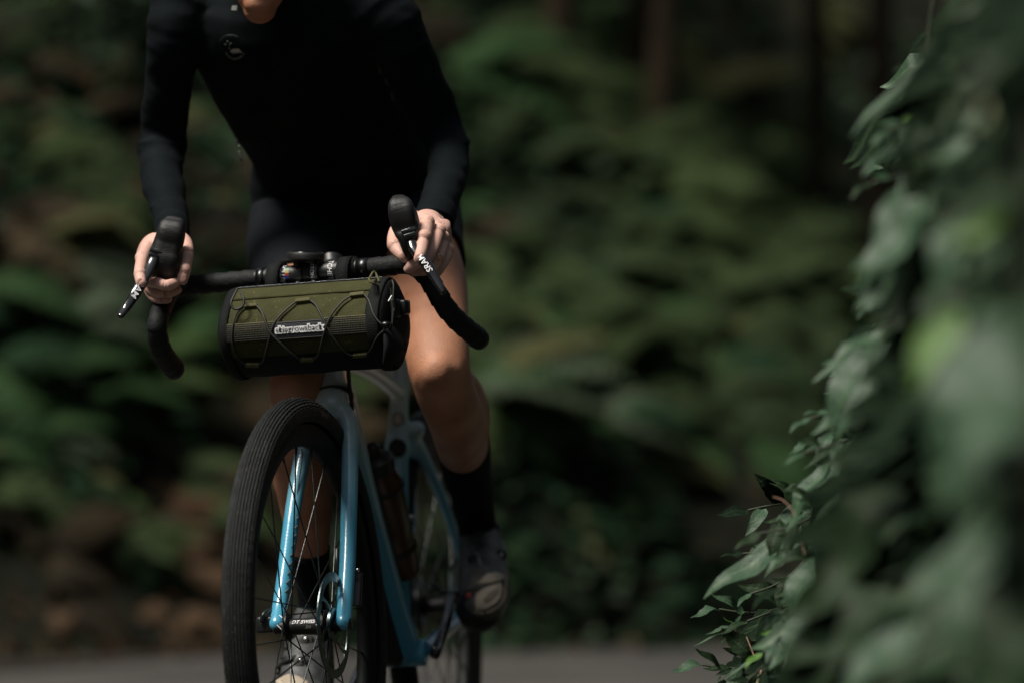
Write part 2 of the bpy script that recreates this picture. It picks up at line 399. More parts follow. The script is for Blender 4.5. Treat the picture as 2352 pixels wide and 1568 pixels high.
# frame
fr = MB()
q = lambda x, y, Y, rx, ry=None: (P(x, y, Y), rx, ry or rx)
HT0, HT1 = P(768, 905, 5.975), P(757, 800, 6.02)
fr.loft([(HT0-(HT1-HT0)*.02, .030, .030), (HT0.lerp(HT1, .1), .0285, .030), (HT0.lerp(HT1, .35), .0255, .028), (HT1, .024, .026)], seg=24, caps=True, roundcap=False)
dtp = [q(772, 868, 6.0, .022, .03), q(786, 930, 6.03, .025, .028), q(816, 1080, 6.10, .0265, .027), q(850, 1220, 6.20, .0275, .027), q(888, 1370, 6.29, .030, .028), q(918, 1492, 6.36, .036, .028)]
fr.loft(dtp, seg=24)
fr.loft([q(762, 822, 6.02, .019, .022), q(800, 826, 6.12, .019, .018), q(845, 846, 6.27, .0185, .015), q(878, 868, 6.40, .0175, .014), q(903, 889, 6.49, .0165, .014), q(914, 900, 6.52, .014, .014)], seg=20)
fr.loft([q(924, 838, 6.545, .0165), q(919, 880, 6.535, .0165), q(916, 950, 6.52, .0165), q(914, 1000, 6.51, .019, .018), q(913, 1030, 6.50, .0225, .020), q(915, 1065, 6.49, .0175), q(917, 1150, 6.47, .0165), q(919, 1300, 6.43, .0165), q(921, 1490, 6.38, .018)], seg=20)
AXB = AX2; BBl, BBr = BB+AXB*.043, BB-AXB*.043
fr.loft([(BBr, .0225, .0225), (BBl, .0225, .0225)], n=1, seg=24, roundcap=False)
dl, dr = RH+AX2*.066, RH-AX2*.066
st = [(P(925, 985, 6.53), .016, .014), (P(955, 1018, 6.56), .0135, .013), (P(985, 1075, 6.60), .0105, .011), (P(1028, 1180, 6.66), .0095, .010)]
fr.loft(st+[(dl+V((-.012, .0, .06)), .0095, .009), (dl+V((-.012, 0, .004)), .010, .009)], seg=14)
mir = lambda p: p-AX2*(2*(p-BB).dot(AX2))
fr.loft([(mir(a), b, c) for a, b, c in st]+[(dr+V((.012, 0, .06)), .0095, .009), (dr+V((.012, 0, .004)), .010, .009)], seg=14)
for sgn, d in ((1, dl), (-1, dr)):
    a = BB+AX2*sgn*.034
    fr.loft([(a, .013, .018), (a+AX2*sgn*.010+(RH-BB)*.28, .011, .015), (d+(BB-RH)*.35-AX2*sgn*.008, .0105, .012), (d-AX2*sgn*.012+(BB-RH)*.02, .010, .011)], seg=14)
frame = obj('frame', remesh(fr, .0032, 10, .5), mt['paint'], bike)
obj('down_tube_black_shell', MB().loft([(a+V((-.0075, -.0035, 0)), b*.84, c) for a, b, c in [(dtp[2][0].lerp(dtp[3][0], .6), .0275, .027)]+dtp[3:]], seg=24), mt['rubber'], frame)  # black shell over the lower left side of the down tube
obj('bottom_bracket_cover', MB().loft([(BBr-AX2*.006, .0245, .0245), (BBr+AX2*.010, .0245, .0245)], n=1, seg=24, roundcap=False), mt['black'], frame)
# seat post, saddle
obj('seatpost', MB().loft([q(924, 842, 6.55, .0135), q(931, 700, 6.585, .0135), q(934, 640, 6.60, .0135)], seg=18, n=2), mt['carbon'], bike)
sd = MB(); sc_ = P(932, 612, 6.62); fw = V((-math.sin(th2), -math.cos(th2), 0)); sx = V((math.cos(th2), -math.sin(th2), 0))
sd.loft([(sc_-fw*.13+V((0, 0, .012)), .068, .014), (sc_-fw*.08+V((0, 0, .010)), .070, .020), (sc_-fw*.01, .048, .022), (sc_+fw*.06, .024, .020), (sc_+fw*.13+V((0, 0, -.004)), .018, .015)], seg=20, ref=sx)
saddle = obj('saddle', sd, mt['black'], bike)
obj('rail', MB().tube([sc_-fw*.09+sx*.02, sc_-fw*.03+sx*.02+V((0, 0, -.03)), sc_+fw*.05+sx*.02+V((0, 0, -.03)), sc_+fw*.1+sx*.008], .0035), mt['metal'], saddle)
obj('rail', MB().tube([sc_-fw*.09-sx*.02, sc_-fw*.03-sx*.02+V((0, 0, -.03)), sc_+fw*.05-sx*.02+V((0, 0, -.03)), sc_+fw*.1-sx*.008], .0035), mt['metal'], saddle)
# round badges on the seat tube
def badge(px, py, Y, r, mat, rim, name, rad):
    c = P(px, py, Y); n = toC(c); ux = V((1, 0, 0)); uz = n.cross(ux)*-1; uz = uz if uz.z > 0 else -uz
    def cp(a, b, o): 
        s = a/rad; return c+ux*(rad*math.sin(s))+uz*b-V((0, 1, 0))*(rad*(math.cos(s)-1)+rad+o)+V((0, rad*0, 0))
    def disc(r0, r1, o):
        mb = MB(); k = 40; vs = []; fs = []
        rs = [r0+(r1-r0)*i/4 for i in range(5)]
        for rr in rs:
            for j in range(k): vs.append(cp(rr*math.cos(2*math.pi*j/k), rr*math.sin(2*math.pi*j/k), o))
        for i in range(4):
            for j in range(k): l = (j+1) % k; fs.append((i*k+j, i*k+l, (i+1)*k+l, (i+1)*k+j))
        return mb.add(vs, fs)
    b = obj(name, disc(0.0002, r, .0012), mat, frame, smooth=True)
    obj('badge_ring', disc(r*.93, r*1.09, .0018), rim, frame)
    return b, cp
cream = M('cream_badge', (.55, .48, .44), .5, var=.12, vs=120)
b1, cp1 = badge(915, 963, 6.515, .0105, cream, mt['rubber'], 'badge', .0192)
for yy in (-.0035, .0005, .0042):
    vs = [cp1(-.007, yy, .002), cp1(.007, yy, .002), cp1(.007, yy+.0014, .002), cp1(-.007, yy+.0014, .002)]
    obj('badge_bar', MB().add(vs, [(0, 1, 2, 3)]), mt['dim'], frame, smooth=False)
b2, cp2 = badge(914, 1028, 6.497, .0145, mt['rubber'], mt['black'], 'badge', .0245)
for i, xx in enumerate((-.0062, -.0025, .0012, .0049)):
    hh = (.004, .010, .009, .007)[i]
    vs = [cp2(xx+.001, -hh, .002), cp2(xx+.0028, -hh, .002), cp2(xx+.0018, hh*.8, .002), cp2(xx, hh*.8, .002)]
    obj('badge_bar', MB().add(vs, [(0, 1, 2, 3)]), mt['dim'], frame, smooth=False)
vs = [cp2(-.011, -.008, .002), cp2(-.003, -.008, .002), cp2(-.003, -.0055, .002), cp2(-.011, -.0055, .002)]
obj('badge_bar', MB().add(vs, [(0, 1, 2, 3)]), mt['dim'], frame, smooth=False)

# fork
fk = MB()
D1, D2 = HUB-AX*.0500, HUB+AX*.0520
d1 = P(635, 1432, D1.y); d2 = P(789, 1428, D2.y-.002)
crown = P(762, 932, 5.962)
fk.loft([q(767, 912, 5.974, .0295), q(764, 925, 5.968, .029, .028), q(758, 945, 5.962, .028, .024)], seg=24, n=3, roundcap=False)
fk.loft([q(764, 938, 5.965, 0.0200, .020), q(780, 936, 5.962, 0.0180, .018), q(797, 955, 5.955, 0.0164, .017), q(804, 990, 5.945, 0.0138, .0165), q(804, 1040, 5.93, 0.0133, .0165), q(803, 1120, 5.905, 0.0131, .0155), q(801, 1200, 5.88, 0.0130, .0145), q(798, 1300, 5.84, 0.0129, .013), q(792, 1388, 5.80, 0.0128, .0125), (d2, .0128, .012)], seg=20)
fk.loft([q(758, 938, 5.965, 0.0200, .020), q(735, 940, 5.97, 0.0180, .018), q(716, 960, 5.97, 0.0164, .017), q(705, 1000, 5.965, 0.0141, .0165), q(696, 1040, 5.96, 0.0136, .0165), q(683, 1110, 5.935, 0.0131, .0155), q(670, 1190, 5.905, 0.0128, .0145), q(656, 1301, 5.865, 0.0122, .013), q(643, 1388, 5.83, 0.0120, .0125), (d1, .0120, .012)], seg=20)
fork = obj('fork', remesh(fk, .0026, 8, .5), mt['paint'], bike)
obj('headset_seal', MB().loft([q(767, 908, 5.974, .0312), q(767, 910.5, 5.973, .0312)], n=1, seg=32, roundcap=False), mt['rubber'], bike)
# left-leg detail: cable groove line and chevron prints
obj('pinstripe', MB().tube([P(693, 1030, 5.955)+V((.001, -.0165, 0)), P(690, 1060, 5.945)+V((.003, -.0165, 0)), P(678, 1140, 5.925)+V((.003, -.0157, 0)), P(672, 1175, 5.91)+V((.003, -.0152, 0))], .0009), mt['rubber'], fork)
for i in range(9):
    t = i/8; c = P(672-23*t, 1190+165*t, 5.905-.062*t)+V((.0078, -.0105, 0))
    obj('chevron', MB().tube([c+V((.002, .001, .003)), c+V((-.003, -.0018, -.0025))], .0011, n=1, seg=5), mt['dim'], fork)
obj('thread_insert', MB().rev(D2+V((.004, 0, .002)), AX, [(.012, 0), (.012, .0085), (-.008, .0085)], seg=24), mt['black'], fork)
# through axle lever
lv = MB(); a0 = P(609, 1433, D1.y+.012)
lv.box(a0, (AX*.014, V((0, .012, 0)), V((0, 0, .0125))), .35)
lv.tube([P(601, 1424, 5.80), P(606, 1409, 5.80), P(620, 1400, 5.815), P(632, 1398, 5.83)], .0034)
obj('axle_lever', lv, mt['black'], fork)
# hub print
uu = AX; 
def hub_map(s0, ang0, r):
    perp = AX.cross(V((0, 1, 0))).normalized(); perp = perp if perp.z > 0 else -perp; frn = perp.cross(AX); frn = frn if frn.y < 0 else -frn
    return lambda a, b: HUB+AX*(s0+a)+(frn*math.cos(ang0+b/r)+perp*math.sin(ang0+b/r))*r
lettering('lettering', 'DT SWISS', hub_map(-.004, .55, .0141), mt['white'], wf, .0085, shear=.3)
lettering('lettering', '350', hub_map(.004, -.05, .0141), mt['grey'], wf, .006, shear=.3)
for s0, aa in ((-.0385, .0), (-.0375, .8), (.0215, -.1)):
    f = hub_map(s0, aa, .0178 if s0 > 0 else .0226)
    obj('hub_mark', MB().add([f(-.0035, .004), f(.0035, -.003), f(.0035, -.0015), f(-.0035, .0055)], [(0, 1, 2, 3)]), mt['white'], wf, smooth=False)
# brake caliper behind the left fork leg, hose
cc = P(816, 1352, 5.85); up_ = (P(801, 1200, 5.88)-P(792, 1388, 5.80)).normalized()
cal = obj('brake_caliper', MB().box(cc, (V((.010, 0, 0)), V((0, .016, 0)), up_*.030), .3).box(cc+V((-.014, .012, .006)), (V((.012, 0, 0)), V((0, .014, 0)), up_*.022), .3), mt['black'], bike)
obj('bolt', MB().rev(cc+V((.004, -.012, .026)), (0, 0, 1), [(0, 0), (0, .003), (.006, .003), (.006, 0)], seg=12), mt['metal'], cal)
obj('banjo', MB().tube([P(777, 1310, 5.87), P(774, 1285, 5.87), P(774, 1262, 5.88)], .0036), mt['black'], cal)
obj('brake_hose', MB().tube([P(800, 846, 5.95), P(802, 880, 5.955), P(807, 920, 5.95), P(809, 945, 5.948)], .0032), mt['rubber'], bike)

# handlebar
BL, BC, BR = P(424, 657, 6.015), P(717, 627, 5.945), P(938, 607, 5.885)
AB = (BR-BL).normalized()
bar = MB(); T = lambda x: BL.lerp(BR, (x-424)/(938-424))
bar.loft([(T(424), .0135, .0135), (T(585), .0137, .0137), (T(640), .0157, .0157), (T(820), .0157, .0157), (T(860), .0140, .0140), (T(938), .0135, .0135)], seg=28, n=3)
hb = obj('handlebar', bar, mt['carbon'], bike)
def wrapped(pts, r, turns, name):
    mb = MB(); Q = cr([(*p, rr) for p, rr in pts], 14); out = []
    L = [0]
    for i in range(1, len(Q)): L.append(L[-1]+float(np.linalg.norm(Q[i][:3]-Q[i-1][:3])))
    for i, a in enumerate(Q):
        ph = (L[i]/turns) % 1.0
        out.append((V(a[:3]), a[3]*(.93+.11*ph), a[3]*(.93+.11*ph)))
    mb.loft(out, n=1, seg=22); return obj(name, mb, mt['tape'], hb)
drL = [(T(592), .0152), (T(500), .0156), (T(424), .0158), (P(392, 668, 6.0), .0160), (P(379, 690, 5.95), .0160), (P(368, 720, 5.905), .0160), (P(361, 752, 5.89), .0160), (P(366, 790, 5.91), .0162), (P(381, 822, 5.95), .0165), (P(397, 842, 5.985), .0170)]
wrapped(drL, 0, .024, 'bar_tape')
drR = [(T(812), .0152), (T(880), .0156), (BR, .0158), (P(962, 618, 5.86), .0158), (P(984, 640, 5.845), .0160), (P(1003, 672, 5.84), .0162), (P(1024, 706, 5.85), .0163), (P(1050, 736, 5.87), .0163), (P(1078, 760, 5.90), .0165), (P(1096, 775, 5.93), .0170)]
wrapped(drR, 0, .024, 'bar_tape')
for p, d in ((P(399, 846, 5.992), P(399, 846, 5.992)-P(381, 822, 5.95)), (P(1099, 778, 5.936), P(1099, 778, 5.936)-P(1078, 760, 5.9))):
    obj('bar_plug', MB().rev(p, d, [(.006, 0), (.010, .010), (.006, .016), (-.002, .0165)], seg=24), mt['rubber'], hb)
for x0, x1 in ((598, 615), (622, 630), (826, 852)):
    obj('finishing_tape', MB().loft([(T(x0), .0163, .0163), (T(x1), .0163, .0163)], n=1, seg=28, roundcap=False), mt['dmetal'] if x0 != 622 else mt['metal'], hb)
for x0, x1 in ((633, 652), (792, 822)):
    obj('clamp_band', MB().loft([(T(x0), .0195, .0195), (T(x1), .0195, .0195)], n=1, seg=28, roundcap=False), mt['bagblack'], hb)
perp = AB.cross(V((0, -1, 0))).normalized(); perp = perp if perp.z > 0 else -perp
frn = perp.cross(AB).normalized(); frn = frn if frn.y < 0 else -frn
def bar_map(s0, ang0, r, rot, sl=0.):
    # rot +1: reading up round the bar, -1: reading down
    return lambda a, b: T(s0)+AB*(-b*rot)+(frn*math.cos(ang0+rot*a/r)+perp*math.sin(ang0+rot*a/r))*r
lettering('lettering', 'RITCHEY', bar_map(661, .62, .0162, 1), mt['white'], hb, .0115, shear=.25)
lettering('lettering', 'RITCHEY', bar_map(768, .55, .0162, -1), mt['white'], hb, .0115, shear=.25)
for i, k in enumerate(('s_green', 's_yellow', 's_red2', 's_blue')):
    f = bar_map(671, .62-i*.27, .0163, 1)
    obj('stripe', MB().add([f(-.0021, -.0035-.0006), f(.0021, -.0035+.0014), f(.0021, .0035+.0014), f(-.0021, .0035-.0006)], [(0, 1, 2, 3)]), mt[k], hb, smooth=False)
# stem
sm = MB(); sc0 = T(722); back = V((math.sin(th), math.cos(th), .10)).normalized()
sm.loft([(sc0+back*.012, .017, .017), (sc0+back*.05, .015, .016), (sc0+back*.095+V((0, 0, .0)), .018, .019)], seg=20, ref=AB)
sm.rev(sc0+back*.10, HT1-HT0, [(-.024, 0), (-.024, .0185), (.022, .0185), (.024, .014), (.024, 0)], seg=28)
sm.rev(sc0+back*.10, HT1-HT0, [(-.07, .0), (-.07, .0195), (-.026, .0175), (-.026, 0)], seg=28)
stem = obj('stem', sm, mt['black'], bike, auto=40)
fp = MB()
for x0, x1, r in ((690, 706, .0215), (708, 722, .0195), (724, 742, .0222)):
    fp.loft([(T(x0), r, r), (T((x0+x1)/2), r*1.02, r*1.02), (T(x1), r, r)], n=1, seg=28, roundcap=False)
obj('faceplate', fp, mt['black'], stem, auto=40)
for x0, dz in ((697, .016), (733, .016), (697, -.016), (733, -.016)):
    obj('bolt', MB().rev(T(x0)+frn*.017+perp*dz, frn, [(0, 0), (0, .0042), (.006, .0042), (.006, .002), (.004, 0)], seg=14), mt['dmetal'], stem)
lettering('lettering', 'EASTON', (lambda a, b: T(732)+AB*(b)+(frn*math.cos(.35-a/.0228)+perp*math.sin(.35-a/.0228))*.0228), mt['white'], stem, .0088)

# shifters
def shifter(body, lever, nrm, slot, txt, tpos, flip, clampp, lab):
    mb = MB(); mb.loft(body, seg=28, pw=3.6, n=5); mb.tube(clampp, .0175, seg=18)
    h = obj('shifter', remesh(mb, .0015, 2, .5), mt['hood'], bike, label=lab)
    lb = MB(); lb.loft(lever, seg=18, n=6, ref=(1, 0, 0), pw=2.6)
    l = obj('brake_lever', lb, mt['gloss'], h)
    c, w, hh, up2 = slot
    n = toC(c); s = up2.cross(n).normalized()
    obj('slot', MB().box(c, (s*w, n*.0022, up2*hh), .3), mt['gloss'], h)
    obj('pivot_plate', MB().box(c-up2*hh*1.6, (s*w*.86, n*.003, up2*hh*.95), .3), mt['dmetal'], h)
    # print along the lever
    Q = cr([(*a[0], a[1]) for a in lever], 8); Lx = [0]
    for i in range(1, len(Q)): Lx.append(Lx[-1]+float(np.linalg.norm(Q[i][:3]-Q[i-1][:3])))
    def f(a, b):
        s_ = tpos+(a if not flip else -a); i = max(1, min(len(Q)-1, next((j for j in range(1, len(Q)) if Lx[j] >= s_), len(Q)-1)))
        t = (s_-Lx[i-1])/max(1e-9, Lx[i]-Lx[i-1]); p = V(Q[i-1][:3]).lerp(V(Q[i][:3]), t); rr = Q[i][3]
        d = (V(Q[i][:3])-V(Q[i-1][:3])).normalized(); n = toC(p); sd_ = n.cross(d).normalized()
        b2 = b if not flip else -b
        n2 = d.cross(sd_).normalized(); n2 = n2 if n2.dot(n) > 0 else -n2
        return p+sd_*b2+n2*(rr+.0010)
    lettering('lettering', txt, f, mt['white'], l, .0128, shear=.12, offset=.006)
    return h, l
E = lambda x, y: (258.7+.16*x, 501.8+.16*y)
G = lambda x, y: (885.9+.15*x, 454.7+.15*y)
def q4(x, y, Y, rx, ry): return (P(*E(x, y), Y), rx*1.10, ry)
def q5(x, y, Y, rx, ry): return (P(*G(x, y), Y), rx, ry)
sh1, lev1 = shifter([q4(880, 120, 5.865, .0165, .016), q4(850, 190, 5.86, .0195, .020), q4(820, 300, 5.865, .0205, .024), q4(785, 420, 5.87, .0215, .030), q4(755, 560, 5.875, .0245, .036), q4(745, 680, 5.885, .0235, .036), q4(745, 780, 5.90, .0195, .028)],
    [(P(*E(590, 600), 5.842), .0078, .006), (P(*E(545, 700), 5.835), .0085, .006), (P(*E(450, 880), 5.818), .0088, .006), (P(*E(340, 1060), 5.805), .0085, .0055), (P(*E(245, 1210), 5.80), .0072, .005), (P(*E(180, 1310), 5.795), .0062, .0045), (P(*E(115, 1400), 5.785), .0050, .004)],
    None, (P(*E(622, 492), 5.842), .0098, .0042, V((.42, 0, .9)).normalized()), 'SRAM', .0625, False,
    [P(*E(745, 700), 5.89), P(*E(760, 860), 5.915), P(*E(775, 1000), 5.93)], 'shifter hood at the picture left, lever splayed outwards')
sh2, lev2 = shifter([q5(205, 90, 5.80, .013, .014), q5(225, 160, 5.79, .0195, .018), q5(255, 260, 5.792, .0205, .022), q5(300, 380, 5.80, .0205, .028), q5(340, 500, 5.805, .0195, .032), q5(375, 640, 5.81, .0150, .032), q5(410, 780, 5.82, .0115, .026)],
    [(P(*G(400, 690), 5.775), .0070, .0055), (P(*G(440, 790), 5.768), .0080, .0055), (P(*G(570, 950), 5.758), .0085, .0055), (P(*G(680, 1110), 5.75), .0080, .005), (P(*G(770, 1260), 5.745), .0072, .005), (P(*G(840, 1380), 5.74), .0062, .0045), (P(*G(875, 1440), 5.738), .0050, .004)],
    None, (P(*G(352, 512), 5.775), .0112, .0045, V((-.30, 0, .95)).normalized()), 'SRAM', .0470, True,
    [P(*G(400, 760), 5.83), P(*G(470, 900), 5.85), P(*G(560, 1060), 5.86)], 'shifter hood at the picture right, lever pointing down outwards')

# drivetrain
Fd = -AX2.cross(V((0, 0, 1))).normalized(); Fd = Fd if Fd.y < 0 else -Fd
def arm(sgn, pedal, lab):
    a = BB+AX2*sgn*.058; e = pedal
    cr_ = obj('crank_arm', MB().loft([(a, .013, .010), (a.lerp(e, .5)+AX2*sgn*.004, .0095, .008), (e, .010, .008)], seg=16, pw=2.8, ref=(0, 1, 0)), mt['gloss'], bike, label=lab)
    obj('edge_highlight', MB().tube([a.lerp(e, .04)+V((.004*sgn, -.0115, .003)), a.lerp(e, .98)+V((.004*sgn, -.0105, .003))], .0036, n=2, seg=8), mt['metal'], cr_)  # bright metal strip stands in for the silver highlight along the arm
    pc = e+AX2*sgn*.052
    pd = obj('pedal', MB().box(pc, (AX2*.020, Fd*.028, V((0, 0, .007))), .3).tube([e, pc+AX2*sgn*.02], .007, n=1), mt['black'], bike)
    return pc
PL = P(1039, 1367, 6.52); PR = BB-AX2*.062+(BB-PL+AX2*.058)*1.0
pedL = arm(1, PL, 'crank arm raised behind the shoe'); pedR = arm(-1, BB-AX2*.062-(PL-BB-AX2*.058), 'crank arm pointing down on the chain side')
cr0 = BB-AX2*.046
ring = MB().rev(cr0, AX2, [(-.0015, .086), (.0015, .086), (.0015, .070), (-.0015, .070)], seg=64, closed=True)
cu = (V((0, 0, 1))-AX2*AX2.z).normalized(); cv = AX2.cross(cu)
for k in range(4):
    a = k*math.pi/2+.5; ring.loft([(cr0+(cu*math.cos(a)+cv*math.sin(a))*.02, .009, .003), (cr0+(cu*math.cos(a)+cv*math.sin(a))*.073, .006, .003)], n=1, seg=8, ref=AX2.cross(cu*math.cos(a)+cv*math.sin(a)))
ringo = obj('chainring', ring, mt['dmetal'], bike)
RC = RH-AX2*.040
sgv = 1 if cv.y < 0 else -1
path = []
for k in range(28):      # front wrap, over the top backwards
    a = math.pi*k/27; path.append(cr0+cu*math.cos(a)*.088+cv*sgv*math.sin(a)*.088)
low = RC+V((0, 0, -.11)); 
for k in range(1, 30): path.append(path[27].lerp(low, k/30))
for k in range(12):
    a = math.pi+math.pi*k/11; path.append(RC+cu*math.cos(a)*.035*1+cv*sgv*math.sin(a)*.035)
for k in range(1, 30): path.append(path[68].lerp(path[0], k/30))
links = MB()
step = .0127; L_ = 0; pts = [V(p) for p in path]+[V(path[0])]; acc = 0; n_l = 0
for i in range(len(pts)-1):
    a, b = pts[i], pts[i+1]; d = (b-a).length; 
    while acc < d:
        p = a.lerp(b, acc/d); t = (b-a).normalized()
        s_ = AX2.cross(t).normalized(); links.box(p, (t*.0052, s_*.0040, AX2*.0034), .3); links.rev(p, AX2, [(-.0045, 0), (-.0045, .0022), (.0045, .0022), (.0045, 0)], seg=8)
        acc += step
    acc -= d
ch = obj('chain', links, mt['dmetal'], bike); ch['kind'] = 'stuff'
cas = MB()
for k in range(11): cas.rev(RH-AX2*(.022+k*.0034), AX2, [(-.0007, .05-.003*k), (.0007, .05-.003*k), (.0007, .02), (-.0007, .02)], seg=36, closed=True)
obj('cassette', cas, mt['dmetal'], bike)
dz = V((0, 0, 1))
obj('rear_derailleur', MB().box(RC-AX2*.018+V((0, 0, -.045)), (AX2*.012, Fd*.018, dz*.022), .3).box(RC-AX2*.012+V((0, 0, -.105)), (AX2*.005, Fd*.012, dz*.035), .3), mt['black'], bike)
obj('front_fitting', MB().box(P(1024, 1360, 6.6), (V((.012, 0, 0)), V((0, .02, 0)), V((0, 0, .004))), .3).box(P(1000, 1345, 6.58), (V((.008, 0, -.004)), V((0, .01, 0)), V((0, 0, .005))), .3), mt['dmetal'], bike, label='small grey metal fitting between seat tube and shoe')
cg = MB(); b0, b1_ = P(862, 1060, 6.27), P(912, 1290, 6.36)
for t in (.25, .85):
    c = b0.lerp(b1_, t); cg.rev(c, b1_-b0, [(-.003, .0395), (.003, .0395), (.003, .0375), (-.003, .0375)], seg=32, closed=True)
cg.tube([b0.lerp(b1_, .2)+V((.02, .034, 0)), b1_+V((.01, .03, -.02))], .003); obj('bottle_cage', cg, mt['black'], bike)
obj('seat_clamp_bolt', MB().ell(P(945, 1188, 6.40), (V((.010, 0, -.004)), V((0, .008, 0)), V((0, 0, .005)))), mt['metal'], bike)

bot = thing('water_bottle', tuple(b1_), 'amber brown bottle with dark cap in the cage behind the down tube', 'bottle')
bax = (b0-b1_)
obj('bottle_body', MB().rev(b1_, bax, [(-.02, 0), (-.02, .034), (-.015, .036), (bax.length*.2, .036), (bax.length*.25, .0345), (bax.length*.34, .0345), (bax.length*.38, .036), (bax.length*.80, .036), (bax.length*.92, .030), (bax.length*.95, .027)], seg=40), mt['amber'], bot, auto=50)
obj('cap', MB().rev(b0, bax, [(-.018, .030), (.006, .031), (.010, .026), (.013, .013), (.030, .012), (.034, .008), (.034, 0)], seg=32), mt['black'], bot, auto=40)

# bike computer on its mount
cm = P(702, 588, 5.935)
comp = thing('bike_computer', tuple(cm), 'flat round black bike computer above the stem', 'bike computer')
cb = MB().rev(cm, (0.03, -.10, 1), [(-.0062, 0), (-.0062, .026), (-.0045, .029), (.003, .0295), (.0055, .028), (.0062, 0)], seg=48)
obj('casing', cb, mt['hood'], comp, auto=45)
obj('screen', MB().rev(cm+V((0, -.0006, .0064)), (0.03, -.10, 1), [(0, 0), (0, .024), (-.001, .024)], seg=40), mt['gloss'], comp)
obj('mount', MB().loft([(cm+V((.004, .0, -.008)), .012, .006), (cm+V((.012, .012, -.020)), .009, .005), (T(744), .008, .01)], seg=12), mt['black'], bike)

# ---------------------------------------------------------------- handlebar bag
BAL, BAR_ = P(547, 768, 5.925), P(899, 743, 5.845); RB = .0655
bx = (BAR_-BAL).normalized(); bl = (BAR_-BAL).length
bz = (V((0, 0, 1))-bx*bx.z).normalized(); bf = bz.cross(bx).normalized(); bf = bf if bf.y < 0 else -bf      # bf: towards the camera
bag = thing('handlebar_bag', tuple(BAL.lerp(BAR_, .5)), 'olive green barrel bag with black criss-cross shock cord strapped to the handlebar', 'bag')
def sec(th_): return RB*(1+.035*math.cos(4*th_+.3))
def bagp(s, a, o=0): return BAL+bx*s+(bf*math.cos(a)+bz*math.sin(a))*(sec(a)+o)
def bagray(x, y, o=0.0):
    """the picture point (x, y) on the bag's front"""
    d = ray(x, y); p0 = C0-BAL; r = RB+.001+o
    dd = d-bx*d.dot(bx); pp = p0-bx*p0.dot(bx)
    A = dd.dot(dd); B = 2*dd.dot(pp); C_ = pp.dot(pp)-r*r; D = B*B-4*A*C_
    t = (-B-math.sqrt(max(D, 0)))/(2*A); p = C0+d*t; s = (p-BAL).dot(bx); w = p-BAL-bx*s; a = math.atan2(w.dot(bz), w.dot(bf))
    return s, a, o
Z3 = lambda x, y: (486.1+.21*x, 548.8+.21*y)
def bpt(x, y, o=0): s, a, _ = bagray(*Z3(x, y), o); return bagp(s, a, o)
def sheet(s0, s1, a0, a1, o, ns=40, na=30, mat=None, name='panel', wr=.0, thick=None, par=bag):
    mb = MB(); vs = []; fs = []
    for i in range(ns+1):
        for j in range(na+1):
            s = s0+(s1-s0)*i/ns; a = a0+(a1-a0)*j/na
            w = wr*(noise.noise(V((s*22, a*2.2, 1)))+.5*noise.noise(V((s*60, a*5, 4))))
            vs.append(bagp(s, a, o+w))
    for i in range(ns):
        for j in range(na): fs.append((i*(na+1)+j, (i+1)*(na+1)+j, (i+1)*(na+1)+j+1, i*(na+1)+j+1))
    if thick:
        b = len(vs); 
        edge = [(i, 0) for i in range(ns+1)]+[(ns, j) for j in range(1, na+1)]+[(i, na) for i in range(ns-1, -1, -1)]+[(0, j) for j in range(na-1, 0, -1)]
        for (i, j) in edge: vs.append(bagp(s0+(s1-s0)*i/ns, a0+(a1-a0)*j/na, o-thick))
        for k in range(len(edge)):
            l = (k+1) % len(edge); i, j = edge[k]; i2, j2 = edge[l]
            fs.append((i*(na+1)+j, i2*(na+1)+j2, b+l, b+k))
    return obj(name, mb.add(vs, fs), mat, par)
sheet(0, bl, -R(38), R(78), 0, 60, 50, mt['olive'], 'front_panel', .0016)
sheet(0, bl, R(78), R(322), -.0006, 40, 50, mt['bagblack'], 'lining_panel', .0012)
sheet(.001, bl-.001, R(50), R(80), .0022, 40, 8, mt['olive'], 'zip_flap', .0006, thick=.003)
for nm_, s0, sg_ in (('end_panel', 0, -1), ('end_panel', bl, 1)):
    mb = MB(); vs = []; fs = []; K = 56
    for i, (rr, bulge) in enumerate(((1.0, 0), (.985, .005), (.90, .0085), (.6, .011), (.3, .012), (.01, .012))):
        for k in range(K):
            a = 2*math.pi*k/K; vs.append(BAL+bx*(s0+sg_*bulge)+(bf*math.cos(a)+bz*math.sin(a))*sec(a)*rr)
    for i in range(5):
        for k in range(K): l = (k+1) % K; fs.append((i*K+k, i*K+l, (i+1)*K+l, (i+1)*K+k))
    obj(nm_, mb.add(vs, fs), mt['bagblack'], bag)
for s0, nm_ in ((.0035, 'piping'), (bl-.0065, 'piping')):
    mb = MB(); K = 64; Q = [(bagp(s0, 2*math.pi*k/K, .0012), .0075 if s0 < .1 else .011, .0028) for k in range(K)]
    mb.loft(Q, n=1, seg=10, ref=bx, closed=True); obj(nm_, mb, mt['bagblack'], bag)
# zip: a row of teeth on a coated tape
sheet(.004, bl-.004, R(79), R(100), .0012, 30, 6, mt['gloss'], 'zip_tape', 0)
tz = MB(); a = R(80)
for k in range(110):
    s = .008+(bl-.016)*k/109; p = bagp(s, a, .0035); tz.box(p, (bx*.0008, bf*.0016, bz*.0012), .3)
zt = obj('zip_teeth', tz, mt['metal2'] if 'metal2' in mt else mt['grey'], bag); zt['kind'] = 'stuff'
